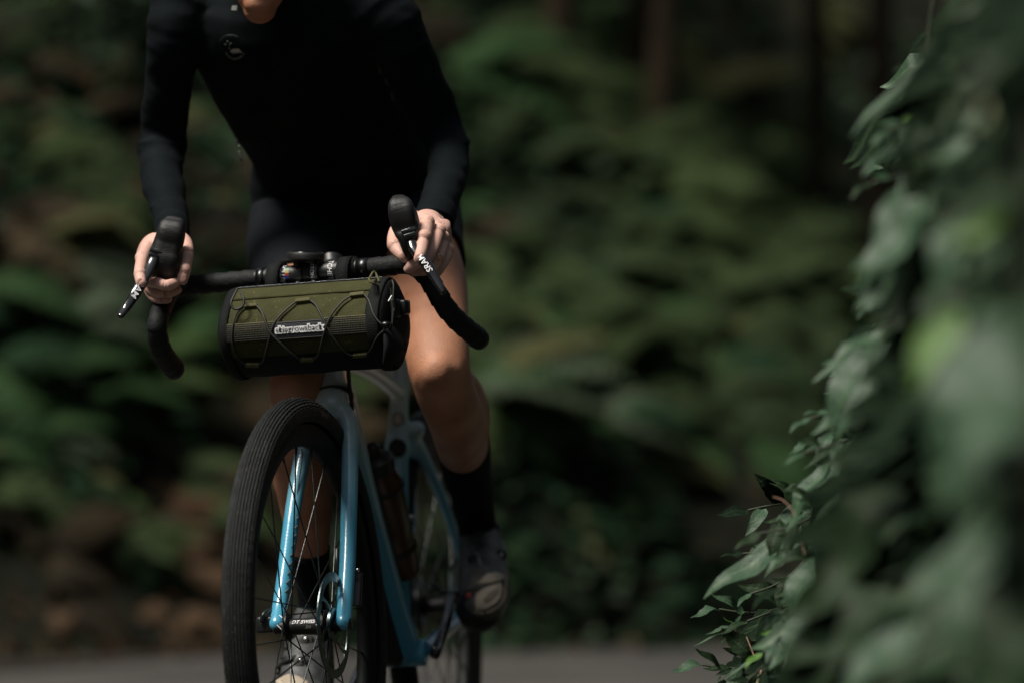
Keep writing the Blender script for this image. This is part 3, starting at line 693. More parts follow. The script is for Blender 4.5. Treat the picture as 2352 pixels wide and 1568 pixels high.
# webbing band, stitched cross-wise, with the patch on it
wa0, wa1 = -R(13), R(10)
s1_, _, _ = bagray(*Z3(690, 950)); s2_, _, _ = bagray(*Z3(1250, 900))
sheet(.006, s1_+.004, wa0, wa1, .0022, 30, 6, mt['olive2'], 'webbing', 0, thick=.0025)
sheet(s2_-.004, bl-.006, wa0, wa1, .0022, 30, 6, mt['olive2'], 'webbing', 0, thick=.0025)
wv_ = MB()
def weave(sa, sb):
    n = int((sb-sa)/.0026)
    for i in range(n):
        s = sa+(sb-sa)*(i+.5)/n
        wv_.tube([bagp(s, wa0+.03, .0026), bagp(s, (wa0+wa1)/2, .003), bagp(s, wa1-.03, .0026)], .00045, n=1, seg=4)
    for j in range(9):
        a = wa0+(wa1-wa0)*(j+.5)/9; wv_.tube([bagp(sa+(sb-sa)*k/8, a, .0027) for k in range(9)], .00045, n=1, seg=4)
weave(.007, s1_); weave(s2_, bl-.007)
x = obj('stitching', wv_, mt['cord'], bag); x['kind'] = 'stuff'
pa0, pa1 = -R(14), R(8)
sp = lambda x, y: bagray(*Z3(x, y))
patch = sheet(s1_, s2_, pa0, pa1, .0036, 20, 8, mt['navy'], 'patch', 0, thick=.004)
bord = MB().tube([bagp(s1_+.001, pa0+.02, .0038)]+[bagp(s1_+(s2_-s1_)*k/10, pa0+.02, .0038) for k in range(11)], .0006, n=1, seg=5).tube([bagp(s1_+(s2_-s1_)*k/10, pa1-.02, .0038) for k in range(11)], .0006, n=1, seg=5)
obj('edge_stitching', bord, mt['cord'], patch)
smid = (s1_+s2_)/2; am = (pa0+pa1)/2+.02
tz_ = (bz*math.cos(am)-bf*math.sin(am)); fmp = lambda o: (lambda a, b: bagp(smid, am, o)+bx*a+tz_*b)
lettering('lettering_backing', 'skingrowsback', fmp(.0047), mt['white'], patch, .0127, offset=.16, space=1.02)
lettering('lettering', 'skingrowsback', fmp(.0053), mt['ink'], patch, .0127, offset=-.002, space=1.02) if 'ink' in mt else None
# cord loops and cord
def cord(pts, r=.0016, o=.004, name='shock_cord'):
    return obj(name, MB().tube([bpt(x, y, o) for x, y in pts], r, n=5, seg=8), mt['cord'], bag)
def strap(x0, y0, x1, y1):
    p, q_ = bpt(x0, y0, .0035), bpt(x1, y1, .0035); d = (q_-p).normalized(); w = (bpt((x0+x1)/2, (y0+y1)/2-18, .0035)-bpt((x0+x1)/2, (y0+y1)/2+18, .0035))*.5
    return obj('cord_loop', MB().box((p+q_)/2, ((q_-p)*.5, w, d.cross(w).normalized()*.0028), .25), mt['olive2'], bag)
for L4 in ((350, 725, 490, 712), (912, 668, 1072, 650), (1508, 602, 1662, 585), (370, 1390, 512, 1392), (970, 1336, 1112, 1332), (1540, 1290, 1690, 1278)): strap(*L4)
cord([(345, 735), (290, 780), (245, 880), (228, 1000), (228, 1130), (260, 1260), (310, 1340), (372, 1390)])
cord([(510, 1390), (560, 1340), (590, 1240), (625, 1120), (655, 1010), (700, 900), (790, 790), (860, 720), (915, 675)])
cord([(1070, 660), (1130, 710), (1175, 790), (1220, 880), (1275, 975), (1330, 1080), (1400, 1180), (1470, 1260), (1542, 1295)])
cord([(1690, 1280), (1745, 1200), (1800, 1090), (1850, 1030), (1900, 985)])
cord([(488, 722), (540, 790), (580, 880), (620, 980), (670, 1055), (750, 1135), (850, 1240), (920, 1300), (972, 1336)], o=.0052)
cord([(1110, 1334), (1160, 1280), (1190, 1180), (1220, 1070), (1255, 960), (1300, 850), (1370, 740), (1440, 660), (1512, 612)], o=.0052)
cord([(1660, 592), (1710, 660), (1740, 740), (1775, 830), (1830, 905), (1895, 955)])
# zip pulls
zp = P(*Z3(300, 560), 5.86)
obj('zip_pull', MB().tube([P(*Z3(285, 545), 5.865), P(*Z3(235, 640), 5.853), P(*Z3(212, 710), 5.848), P(*Z3(240, 762), 5.846), P(*Z3(300, 765), 5.845), P(*Z3(350, 715), 5.846), P(*Z3(345, 640), 5.85), P(*Z3(310, 575), 5.862)], .0019, closed=False, n=5), mt['cord'], bag, label='olive and black cord ring on the zip at the rider\'s right')
obj('zip_pull', MB().tube([bpt(1830, 470, .004)+V((0, 0, .002)), bpt(1780, 440, .004)+V((0, -.002, .010)), P(*Z3(1730, 428), 5.80), P(*Z3(1725, 462), 5.792), P(*Z3(1770, 490), 5.79), bpt(1815, 500, .004)], .0019, n=5), mt['olive2'], bag)
# right end hardware
def at_end(x, y, o=.012):
    d = ray(*Z3(x, y)); c = BAR_+bx*o; t = (c-C0).dot(bx)/d.dot(bx); return C0+d*t
obj('cord_lock', MB().ell(at_end(1905, 938, .018), (V((.0075, 0, 0)), V((0, .006, 0)), V((0, 0, .0055)))), mt['dmetal'], bag)
obj('cord_lock', MB().ell(at_end(1950, 950, .018), (V((.0045, 0, 0)), V((0, .005, 0)), V((0, 0, .0055)))), mt['dmetal'], bag)
obj('buckle', MB().box(at_end(2085, 750, .016), (bf*.012, bx*.010, bz*.011), .35).box(at_end(2010, 760, .016), (bf*.012, bx*.004, bz*.014), .35), mt['black'], bag)
obj('end_cord', MB().tube([at_end(1975, 455, .014), at_end(1990, 520, .018), at_end(1982, 700, .018), at_end(1975, 930, .018)], .0013), mt['cord'], bag)
obj('end_cord', MB().tube([at_end(2000, 740, .018), at_end(1992, 800, .018), at_end(1994, 880, .018), at_end(2030, 905, .018)], .0013), mt['cord'], bag)
obj('end_strap', MB().box(at_end(2005, 900, .013), (bf*.012, bx*.0015, bz*.050), .4), mt['bagblack'], bag)
obj('side_pocket', MB().loft([(at_end(1990, 1010, .012), .030, .006), (at_end(2000, 1180, .016), .040, .010), (at_end(1990, 1330, .010), .030, .006)], seg=24, ref=bf), mt['bagblack'], bag)
obj('reflective_tab', MB().tube([at_end(1935, 680, .016), at_end(1968, 625, .016)], .0010, n=1, seg=5), mt['white'], bag)
for x0 in (575+85, 805):
    obj('mount_strap', MB().rev(T(x0-15 if x0 < 700 else x0)+V((0, .0, -.012)), AB, [(-.010, .033), (.010, .033), (.010, .031), (-.010, .031)], seg=32, closed=True), mt['bagblack'], bag)

# ---------------------------------------------------------------- rider
man = thing('person', (-.3, 6.4, 0), 'cyclist in black long sleeved jersey and shorts leaning forward, hands on the hoods', 'person')
def w_(x, y, Y, rpx, ry=None):      # ring given by picture half-width
    r = rpx*m_px(Y); return (P(x, y, Y), r, ry if ry is not None else r)
def wr(rows, amp, freq, ph=0):      # soft cloth folds along a sleeve
    out = []; 
    for i, a in enumerate(cr([(*p, x, y) for p, x, y in rows], 7)):
        k = 1+amp*math.sin(i*freq+ph)+amp*.6*math.sin(i*freq*2.3+ph*2); out.append((V(a[:3]), a[3]*k, a[4]*k))
    return out
armR = [w_(420, 30, 6.13, 84), w_(405, 70, 6.12, 70), w_(397, 125, 6.14, 61), w_(386, 200, 6.18, 56), w_(376, 290, 6.22, 54), w_(371, 345, 6.22, 55), w_(370, 400, 6.17, 50), w_(380, 450, 6.09, 46), w_(392, 500, 6.01, 39), w_(400, 543, 5.955, 34)]
armL = [w_(868, 20, 6.08, 84), w_(900, 60, 6.08, 74), w_(932, 130, 6.10, 66), w_(970, 205, 6.14, 60), w_(1004, 280, 6.17, 55), w_(1027, 345, 6.15, 49), w_(1028, 400, 6.08, 46), w_(1014, 450, 6.00, 45), w_(1002, 500, 5.94, 44), w_(996, 512, 5.925, 42)]
tor = [w_(632, -60, 6.10, 110, .07), w_(640, -25, 6.12, 215, .085), w_(650, 40, 6.15, 235, .105), w_(660, 110, 6.20, 212, .118), w_(695, 190, 6.26, 203, .120), w_(742, 280, 6.33, 197, .112), w_(775, 350, 6.39, 205, .112), w_(792, 432, 6.45, 221, .120)]
pel = [w_(778, 350, 6.40, 196, .106), w_(797, 430, 6.46, 215, .118), w_(815, 500, 6.53, 238, .125), w_(818, 540, 6.56, 215, .110)]
thR = [w_(700, 470, 6.50, 118, .09), w_(690, 540, 6.42, 122, .09), w_(682, 600, 6.33, 113, .083), w_(680, 660, 6.22, 100, .075), w_(682, 740, 6.10, 84, .066), w_(688, 820, 6.02, 74, .056), w_(688, 880, 5.985, 70, .050)]
thL = [w_(965, 470, 6.50, 95, .09), w_(966, 540, 6.42, 97, .088), w_(972, 600, 6.33, 98, .082), w_(980, 660, 6.25, 94, .072), w_(992, 740, 6.15, 85, .062), w_(1003, 800, 6.09, 76, .055), w_(1009, 850, 6.06, 72, .050)]
shR = [w_(686, 870, 5.985, 70, .048), w_(686, 930, 6.01, 66, .047), w_(690, 1000, 6.05, 69, .052), w_(696, 1080, 6.10, 68, .055), w_(704, 1170, 6.15, 60, .048), w_(712, 1256, 6.19, 45, .036), w_(718, 1340, 6.22, 35, .030), w_(722, 1400, 6.235, 34, .034), w_(716, 1440, 6.235, 36, .04)]
shL = [w_(1010, 850, 6.06, 71, .050), w_(1022, 900, 6.09, 67, .048), w_(1042, 945, 6.16, 66, .052), w_(1056, 985, 6.25, 64, .054), w_(1064, 1030, 6.34, 59, .050), w_(1074, 1090, 6.44, 50, .040), w_(1086, 1150, 6.52, 42, .032), w_(1094, 1195, 6.57, 40, .032), w_(1098, 1230, 6.59, 40, .036)]
def slim(rows, d): return [(a, max(.01, b-d), max(.01, c-d)) for a, b, c in rows]
core = MB()
for rows in (armR, armL): core.loft(slim(rows, .007), seg=20)
core.loft(slim(tor, .012), seg=28); core.loft(slim(pel, .010), seg=28)
core.loft(slim(thR[:4], .008)+slim(thR[4:5], .003)+thR[5:], seg=22); core.loft(slim(thL[:3], .008)+thL[3:], seg=22)
for rows in (shR, shL): core.loft(rows, seg=22)
# kneecaps and shin ridges
for x, y, Y in ((682, 872, 5.955), (1004, 852, 6.025)):
    core.ell(P(x, y, Y), (V((.026, 0, 0)), V((0, .024, 0)), V((0, 0, .030))))
    core.ell(P(x-16, y-36, Y+.03), (V((.022, 0, 0)), V((0, .024, 0)), V((0, 0, .030))))
    core.ell(P(x+24, y-40, Y+.03), (V((.022, 0, 0)), V((0, .024, 0)), V((0, 0, .032))))
    core.ell(P(x+3, y+44, Y+.035), (V((.016, 0, 0)), V((0, .020, 0)), V((0, 0, .026))))
core.loft([w_(1062, 880, 6.15, 30, .03), w_(1082, 930, 6.24, 38, .045), w_(1084, 985, 6.33, 40, .045), w_(1080, 1040, 6.40, 30, .03)], seg=16)
core.ell(P(742, 1060, 6.14), (V((.022, 0, 0)), V((0, .045, .0)), V((0, 0, .075))))
core.ell(P(640, 1040, 6.13), (V((.014, 0, 0)), V((0, .035, .0)), V((0, 0, .065))))
# neck and head, tipped forward, looking down the road
HC = P(602, -146, 6.0)
core.loft([(P(640, -20, 6.14), .062, .062), (P(618, -80, 6.08), .055, .060), (HC+V((0, .02, .0)), .055, .06)], seg=20)
hd = MB(); fd = V((-.04, -.97, -.22)).normalized(); hu = (V((0, 0, 1))-fd*fd.z).normalized(); hr = fd.cross(hu)
L3 = lambda a, b, c: HC+hr*a+fd*b+hu*c
hd.ell(L3(0, -.012, .035), (hr*.076, fd*.096, hu*.090), 28, 18)
hd.loft([(L3(0, .028, .05), .066, .058), (L3(0, .034, .0), .062, .056), (L3(0, .042, -.045), .052, .050), (L3(0, .052, -.085), .041, .038), (L3(0, .058, -.108), .027, .024)], seg=24, ref=hr, n=5)
hd.ell(L3(0, .073, -.098), (hr*.024, fd*.020, hu*.018))            # chin
hd.loft([(L3(0, .086, .035), .008, .010), (L3(0, .096, .010), .010, .013), (L3(0, .104, -.014), .0130, .012), (L3(0, .100, -.024), .010, .008)], seg=14, ref=hr)   # nose
for s in (-1, 1):
    hd.ell(L3(s*.013, .100, -.018), (hr*.008, fd*.010, hu*.007))
    hd.ell(L3(s*.046, .060, -.008), (hr*.026, fd*.026, hu*.022))  # cheeks
    hd.ell(L3(s*.032, .077, .050), (hr*.026, fd*.014, hu*.009))   # brow
    hd.loft([(L3(s*.078, -.012, .028), .010, .020), (L3(s*.084, -.014, .006), .011, .018), (L3(s*.080, -.008, -.018), .008, .012)], seg=12, ref=hr)   # ears
core_me = remesh(core, .0048, 8, .5); head_me = remesh(hd, .0024, 4, .5)

# hands: palm and five bent fingers each
def finger(mb, rows, fn):
    out = [(P(*fn(x, y), Y), r, r) for x, y, Y, r in rows]
    mb.loft(out, seg=14, n=5)
hR = MB()
finger(hR, [(520, 430, 5.900, .0105), (470, 470, 5.888, .0098), (425, 580, 5.860, .0092), (398, 700, 5.838, .0090), (388, 790, 5.824, .0089), (400, 880, 5.812, .0086), (410, 930, 5.806, .0078)], E)
finger(hR, [(500, 520, 5.925, .0100), (430, 640, 5.915, .0092), (470, 800, 5.895, .0090), (540, 905, 5.872, .0090), (640, 925, 5.850, .0088), (740, 960, 5.842, .0086), (820, 955, 5.846, .0086), (895, 920, 5.862, .0080)], E)
finger(hR, [(480, 600, 5.945, .0098), (440, 780, 5.935, .0090), (500, 960, 5.915, .0088), (590, 1035, 5.893, .0087), (700, 1062, 5.872, .0086), (820, 1060, 5.872, .0084), (925, 1022, 5.885, .0078)], E)
finger(hR, [(490, 700, 5.965, .0092), (470, 880, 5.955, .0085), (510, 1010, 5.935, .0080), (565, 1100, 5.915, .0080), (640, 1150, 5.895, .0080), (720, 1160, 5.890, .0078), (790, 1158, 5.896, .0072)], E)
finger(hR, [(860, 250, 5.950, .0150), (1020, 340, 5.935, .0125), (1062, 470, 5.905, .0112), (1060, 560, 5.890, .0106), (1045, 660, 5.878, .0100), (1028, 745, 5.868, .0106), (1012, 830, 5.862, .0096), (1008, 885, 5.862, .0080)], E)
hR.loft([(P(*E(860, 330), 5.955), .024, .022), (P(*E(800, 400), 5.952), .032, .020), (P(*E(700, 500), 5.950), .036, .020), (P(*E(620, 640), 5.955), .033, .018), (P(*E(580, 800), 5.962), .024, .016)], seg=24)
hR.loft([(P(396, 520, 6.0), .022, .020), (P(397, 560, 5.955), .023, .020)], n=1, seg=20)
hR.ell(P(*E(500, 440), 5.895), (V((.0125, 0, 0)), V((0, .012, 0)), V((0, 0, .012))))
for (x, y, Y) in ((408, 570, 5.862), (1068, 480, 5.895), (1040, 735, 5.862), (392, 800, 5.821)):
    hR.ell(P(*E(x, y), Y), (V((.0098, 0, 0)), V((0, .010, 0)), V((0, 0, .0105))))
hL = MB()
finger(hL, [(590, 350, 5.855, .0120), (618, 400, 5.838, .0112), (605, 500, 5.815, .0108), (585, 600, 5.795, .0110), (562, 700, 5.780, .0102), (545, 800, 5.770, .0100), (525, 880, 5.763, .0096), (512, 935, 5.760, .0084)], G)
finger(hL, [(770, 460, 5.865, .0115), (790, 520, 5.850, .0108), (760, 640, 5.830, .0104), (715, 780, 5.812, .0102), (650, 890, 5.800, .0102), (560, 970, 5.800, .0098), (450, 1010, 5.805, .0094), (400, 1045, 5.808, .0092), (352, 1085, 5.812, .0082)], G)
finger(hL, [(850, 560, 5.885, .0108), (870, 650, 5.868, .0100), (845, 790, 5.845, .0096), (795, 930, 5.828, .0095), (720, 1050, 5.822, .0094), (620, 1100, 5.826, .0092), (520, 1110, 5.835, .0090), (440, 1125, 5.842, .0080)], G)
finger(hL, [(900, 650, 5.905, .0100), (945, 780, 5.885, .0092), (925, 900, 5.865, .0088), (860, 1020, 5.850, .0087), (790, 1120, 5.845, .0086), (700, 1200, 5.850, .0084), (610, 1215, 5.855, .0082), (550, 1205, 5.86, .0072)], G)
finger(hL, [(330, 400, 5.905, .0150), (200, 480, 5.880, .0125), (140, 570, 5.855, .0110), (125, 680, 5.838, .0108), (150, 755, 5.828, .0110), (205, 830, 5.818, .0098), (255, 885, 5.812, .0090), (278, 920, 5.810, .0076)], G)
hL.loft([(P(*G(640, 370), 5.895), .024, .020), (P(*G(630, 430), 5.888), .031, .020), (P(*G(680, 540), 5.885), .035, .019), (P(*G(760, 700), 5.890), .027, .016), (P(*G(770, 860), 5.885), .018, .014)], seg=24)
hL.loft([(P(998, 480, 5.96), .025, .022), (P(992, 505, 5.93), .025, .021), (P(*G(660, 420), 5.90), .026, .019)], n=2, seg=20)
hL.loft([(P(*G(420, 340), 5.915), .018, .016), (P(*G(300, 430), 5.905), .016, .015)], n=2, seg=16)
for (x, y, Y, r) in ((640, 372, 5.838, .0118), (815, 500, 5.846, .0112), (885, 600, 5.862, .0100), (596, 590, 5.785, .0112), (955, 790, 5.875, .0098), (130, 725, 5.828, .0112)):
    hL.ell(P(*G(x, y), Y), (V((r, 0, 0)), V((0, r, 0)), V((0, 0, r))))
# tendons on the back of the hand
for a, b in (((560, 300), (640, 370)), ((700, 320), (815, 490)), ((770, 380), (885, 600))):
    hL.tube([P(*G(*a), 5.885), P(*G((a[0]+b[0])/2, (a[1]+b[1])/2), 5.862), P(*G(*b), 5.852)], .0042)
hR_me, hL_me = remesh(hR, .00115, 3, .5), remesh(hL, .00115, 3, .5)
for m_ in (core_me, head_me): m_.materials.clear()
body = join_meshes('body', [core_me, head_me, hR_me, hL_me])
nc = len(core_me.polygons)+len(head_me.polygons)
bo = obj('body', body, None, man); body.materials.clear(); body.materials.append(mt['skin']); body.materials.append(mt['hand'])
for i, p in enumerate(body.polygons): p.material_index = 0 if i < nc else 1; p.use_smooth = True
# nails
def nail(fn, x, y, Y, wpx, hpx, tilt):
    c = P(*fn(x, y), Y); n = toC(c); u0 = V((1, 0, 0)); u0 = (u0-n*u0.dot(n)).normalized(); v0 = n.cross(u0)
    v0 = v0 if v0.z > 0 else -v0
    uu_ = u0*math.cos(tilt)+v0*math.sin(tilt); vv_ = v0*math.cos(tilt)-u0*math.sin(tilt)
    obj('fingernail', MB().ell(c, (uu_*wpx, vv_*hpx, n*.0016), 14, 8), mt['nail'], man)
nail(E, 388, 905, 5.8005, .0042, .0058, .1); nail(G, 505, 915, 5.7525, .0058, .0066, -.15)
nail(G, 262, 893, 5.8035, .0052, .0060, .5); nail(E, 1010, 870, 5.8545, .0054, .0062, -.1); nail(E, 765, 1160, 5.887, .0050, .0036, 0)
# mouth, eyes, hair
obj('lips', MB().ell(L3(0, .091, -.052), (hr*.024, fd*.010, hu*.0065), 20, 12).ell(L3(0, .089, -.064), (hr*.020, fd*.010, hu*.0070), 20, 12), mt['lip'], man)
for s in (-1, 1):
    obj('eye', MB().ell(L3(s*.032, .074, .030), (hr*.0125, fd*.0085, hu*.0070)), mt['white'], man)
    obj('iris', MB().ell(L3(s*.032, .0812, .029), (hr*.0052, fd*.0022, hu*.0055)), mt['hair'], man)
hm = MB().ell(L3(0, -.020, .052), (hr*.082, fd*.098, hu*.086), 28, 18); hm.ell(L3(0, -.075, .0), (hr*.058, fd*.04, hu*.06)); hm.tube([L3(0, -.105, .02), L3(0, -.125, -.03), L3(0, -.10, -.10)], .022)
for s in (-1, 1): hm.ell(L3(s*.072, -.01, .045), (hr*.012, fd*.04, hu*.04))
obj('hair', remesh(hm, .004, 6), mt['hair'], man)
# clothes
js = MB()
js.loft(wr(armR, .018, 1.25, .4), n=1, seg=24); js.loft(wr(armL, .018, 1.1, 1.), n=1, seg=24)
js.loft(tor, seg=36, caps=True, roundcap=False)
js.loft([w_(440, 30, 6.14, 75), w_(500, 40, 6.15, 95), w_(560, 50, 6.15, 100)], seg=20); js.loft([w_(850, 30, 6.09, 80), w_(800, 40, 6.12, 95), w_(740, 50, 6.15, 100)], seg=20)
js.loft([(P(636, -30, 6.12), .070, .070), (P(626, -58, 6.08), .062, .064)], n=2, seg=24)      # collar
for (x, y, Y, r, c, tlt) in ((371, 332, 6.22, 55, .0042, .10), (371, 347, 6.22, 55, .004, .10), (388, 486, 6.03, 41, .003, -.15), (396, 512, 5.995, 38, .003, -.2), (1026, 322, 6.155, 49.5, .0045, -.1), (1027, 338, 6.152, 48.5, .004, -.1), (372, 372, 6.195, 51, .003, .05)):
    p = P(x, y, Y); K = 36; js.loft([(p+V((math.cos(2*math.pi*k/K)*r*m_px(Y), math.sin(2*math.pi*k/K)*r*m_px(Y), math.cos(2*math.pi*k/K)*r*m_px(Y)*tlt+.004*math.sin(4*math.pi*k/K))), c, c) for k in range(K)], n=1, seg=8, closed=True, ref=(0, 0, 1))
jm = remesh(js, .0036, 3, .5)
nb = len(jm.vertices); co = np.empty(nb*3); nn = np.empty(nb*3); jm.vertices.foreach_get('co', co); jm.vertices.foreach_get('normal', nn); co = co.reshape(-1, 3); nn = nn.reshape(-1, 3)
dd_ = np.array([noise.noise(V((p[0]*7, p[1]*7, p[2]*26)))*.0036+noise.noise(V((p[0]*20, p[1]*20, p[2]*52)))*.0016 for p in co])      # broad cloth folds
co = co+nn*dd_[:, None]; jm.vertices.foreach_set('co', co.ravel()); jm.update()
jersey = obj('jersey', jm, mt['jersey'], man)
for rows in ([w_(1004, 488, 5.95, 47), w_(998, 503, 5.93, 47), w_(996, 514, 5.922, 46)], [w_(394, 512, 5.99, 40), w_(396, 540, 5.965, 40.5), w_(397, 562, 5.95, 39)]):
    obj('cuff', MB().loft(rows, seg=28, roundcap=False, n=3, ref=(1, 0, -.35) if rows[0][0].x > -.3 else (1, 0, 0)), mt['jersey'], jersey)
ss = MB(); ss.loft(pel, seg=36); ss.loft([(a, b+.001, c+.001) for a, b, c in thR[:4]]+[w_(681, 690, 6.17, 96, .073)], seg=30, roundcap=False)
ss.loft([thL[0], thL[1], w_(968, 575, 6.37, 98, .086), w_(973, 606, 6.32, 99, .083)], seg=30, roundcap=False)
shorts = obj('shorts', remesh(ss, .0042, 4, .5), mt['shorts'], man)
for rows, i0, nm in ((shR, 5, 'image left'), (shL, 4, 'image right')):
    if i0 == 5: rr = [w_(712, 1258, 6.191, 47, .038)]+[(a, b+.002, c+.002) for a, b, c in rows[6:]]
    else: rr = [w_(1062, 1018, 6.325, 63, .0545), w_(1068, 1045, 6.37, 59, .050)]+[(a, b+.003, c+.003) for a, b, c in rows[5:]]
    obj('sock', MB().loft(rr, seg=28, roundcap=False, n=5), mt['sock'], man)
# reflective patches on the flanks
for (x, y, Y, h, w) in ((553, 355, 6.30, .012, .0035), (706+172, 166, 6.09, .010, .004), (893, 192, 6.10, .006, .004), (900, 222, 6.10, .012, .003), (548, 330, 6.30, .005, .003)):
    pass
# emblem on the chest
def chest_surface():
    from mathutils.bvhtree import BVHTree
    t = BVHTree.FromPolygons([v.co for v in jersey.data.vertices], [tuple(p.vertices) for p in jersey.data.polygons]); return t
BV = chest_surface()
def onj(x, y, o=.0022):
    d = ray(x, y).normalized(); h = BV.ray_cast(C0, d)
    return h[0]-d*o if h[0] else P(x, y, 6.1)
Z6 = lambda x, y: (470.4+.05999*x, 62.7+.05999*y)
def dec(name, poly, mat, par=jersey):
    vs = [onj(*Z6(x, y)) for x, y in poly]; n = len(vs); return obj(name, MB().add(vs, [tuple(range(n))]), mat, par, smooth=False)
for (x, y, r) in ((868, 545, 36), (782, 660, 40), (985, 622, 38), (950, 695, 26), (938, 815, 34)):
    dec('star', [(x+r*(1 if k % 2 == 0 else .55)*math.cos(math.pi*k/5-math.pi/2), y+r*(1 if k % 2 == 0 else .55)*math.sin(math.pi*k/5-math.pi/2)*.8) for k in range(10)], mt['logo'])
dec('bear', [(975, 945), (990, 895), (1040, 860), (1110, 825), (1160, 845), (1210, 828), (1265, 822), (1320, 845), (1360, 890), (1385, 940), (1415, 985), (1385, 1008), (1350, 960), (1320, 955), (1290, 1000), (1235, 1008), (1240, 992), (1268, 985), (1225, 960), (1205, 1005), (1172, 1003), (1180, 968), (1150, 965), (1100, 1020), (1030, 1030), (1040, 1010), (1080, 995), (1100, 950), (1050, 950), (1010, 972)], mt['logo'])
def arc_text(s, cx, cy, r, size, a_mid, mat, sy=1.):
    vs, fs = text2d(s, size, space=1.15)
    me = bpy.data.meshes.new('lettering')
    pts = []
    for a, b in vs:
        t = a_mid-a/r; rr = r-b; pts.append(tuple(onj(*Z6(cx+rr*math.cos(t), cy+rr*math.sin(t)*sy))))
    me.from_pydata(pts, [], fs); obj('lettering', me, mat, jersey, smooth=False)
arc_text('WYN REPUBLIC', 1150, 850, 375, 118, math.pi*.49, mt['logo2'])
obj('emblem_ring', MB().tube([onj(*Z6(560, 540)), onj(*Z6(640, 440)), onj(*Z6(760, 350)), onj(*Z6(900, 312)), onj(*Z6(1050, 308)), onj(*Z6(1180, 335)), onj(*Z6(1260, 370))], .0005, seg=5), mt['ringdim'], jersey)
ZL = lambda x, y: (517.4+.08*x, .08*y)
zz = [onj(*ZL(a, b), .0015) for a, b in ((205, 165), (340, 160), (325, 300), (170, 300))]
obj('zip_puller', MB().add(zz, [(0, 1, 2, 3)]), mt['grey'], jersey, smooth=False)
for (pts_) in ([(545, 322), (550, 338)], [(549, 350), (556, 368)], [(868, 152), (872, 168)], [(884, 184), (889, 194)], [(898, 216), (902, 230)]):
    obj('reflective_print', MB().tube([onj(x, y, .001) for x, y in pts_], .0022, n=1, seg=6), mt['dim'], jersey)
# ring on the ring finger
rc_ = P(*G(785, 930), 5.823)
obj('ring', MB().rev(rc_, P(*G(735, 1010), 5.825)-P(*G(845, 800), 5.845), [(-.0008, .0103), (.0008, .0103), (.0008, .0095), (-.0008, .0095)], seg=28, closed=True).ell(P(*G(812, 925), 5.8135), (V((.0022, 0, 0)), V((0, .0022, 0)), V((0, 0, .0016)))).ell(P(*G(800, 952), 5.8125), (V((.0014, 0, 0)), V((0, .0014, 0)), V((0, 0, .0018)))).ell(P(*G(832, 935), 5.815), (V((.0013, 0, 0)), V((0, .0013, 0)), V((0, 0, .0013)))), mt['gold'], man)

# shoes
Z7 = lambda x, y: (815.4+.25*x, 1176+.25*y)
def shoe(rings, mat, lab):
    return obj('shoe', remesh(MB().loft(rings, seg=28, pw=2.4, n=5), .003, 4, .5), mat, man, label=lab)
s1 = shoe([(P(1096, 1205, 6.60), .034, .030), (P(1104, 1245, 6.585), .038, .040), (P(1110, 1290, 6.55), .041, .044), (P(1113, 1335, 6.50), .042, .043), (P(1113, 1368, 6.46), .041, .040), (P(1110, 1392, 6.43), .036, .028)], mt['shoe'], 'black cycling shoe with beige toe panel')
def quadtree(o):
    from mathutils.bvhtree import BVHTree
    return BVHTree.FromPolygons([v.co for v in o.data.vertices], [tuple(p.vertices) for p in o.data.polygons])
def onto(bv, x, y, off, fb):
    d = ray(x, y).normalized(); h = bv.ray_cast(C0, d); return (h[0] if h[0] else P(x, y, fb))-d*off
B1 = quadtree(s1)
def patchon(bv, poly, zf, off, fb, mat, par, name, thick=.0025):
    """a panel laid over the shoe: fan of triangles with its own edge"""
    n = len(poly); cx = sum(p[0] for p in poly)/n; cy = sum(p[1] for p in poly)/n
    P2 = []
    for i in range(n):
        a, b = poly[i], poly[(i+1) % n]
        for k in range(3): P2.append((a[0]+(b[0]-a[0])*k/3, a[1]+(b[1]-a[1])*k/3))
    m = len(P2); vs = []; fs = []
    for f in (1, .97, .75, .45, .2):
        for (x, y) in P2: vs.append(onto(bv, *zf(cx+(x-cx)*f, cy+(y-cy)*f), off if f < 1 else 0, fb))
    vs.append(onto(bv, *zf(cx, cy), off, fb))
    for r in range(4):
        for k in range(m): l = (k+1) % m; fs.append((r*m+k, r*m+l, (r+1)*m+l, (r+1)*m+k))
    for k in range(m): fs.append((4*m+k, 4*m+(k+1) % m, 5*m))
    return obj(name, MB().add(vs, fs), mat, par)
patchon(B1, [(1110, 745), (1170, 700), (1250, 672), (1340, 640), (1365, 690), (1350, 780), (1290, 850), (1200, 900), (1115, 905), (1100, 840)], Z7, .004, 6.46, mt['tan'], s1, 'toe_panel')
patchon(B1, [(1060, 645), (1130, 640), (1210, 560), (1300, 545), (1375, 570), (1360, 620), (1260, 640), (1170, 655)], Z7, .003, 6.48, mt['tan'], s1, 'side_panel')
patchon(B1, [(1170, 800), (1230, 735), (1310, 690), (1320, 730), (1270, 790), (1200, 830)], Z7, .0055, 6.46, mt['tan2'], s1, 'toe_vent')
for (x, y, r) in ((1345, 390, .0105), (1085, 430, .0095), (1130, 200, .009)):
    c = onto(B1, *Z7(x, y), .002, 6.52); n = toC(c); obj('dial', MB().rev(c, n, [(-.004, r), (.002, r*.95), (.004, r*.75), (.0042, r*.4), (.003, 0)], seg=24), mt['rubber'], s1, auto=30)
    obj('dial_cap', MB().rev(c+n*.004, n, [(0, r*.35), (.0012, r*.3), (.0016, 0)], seg=16), mt['metal'] if r > .01 else mt['dmetal'], s1)
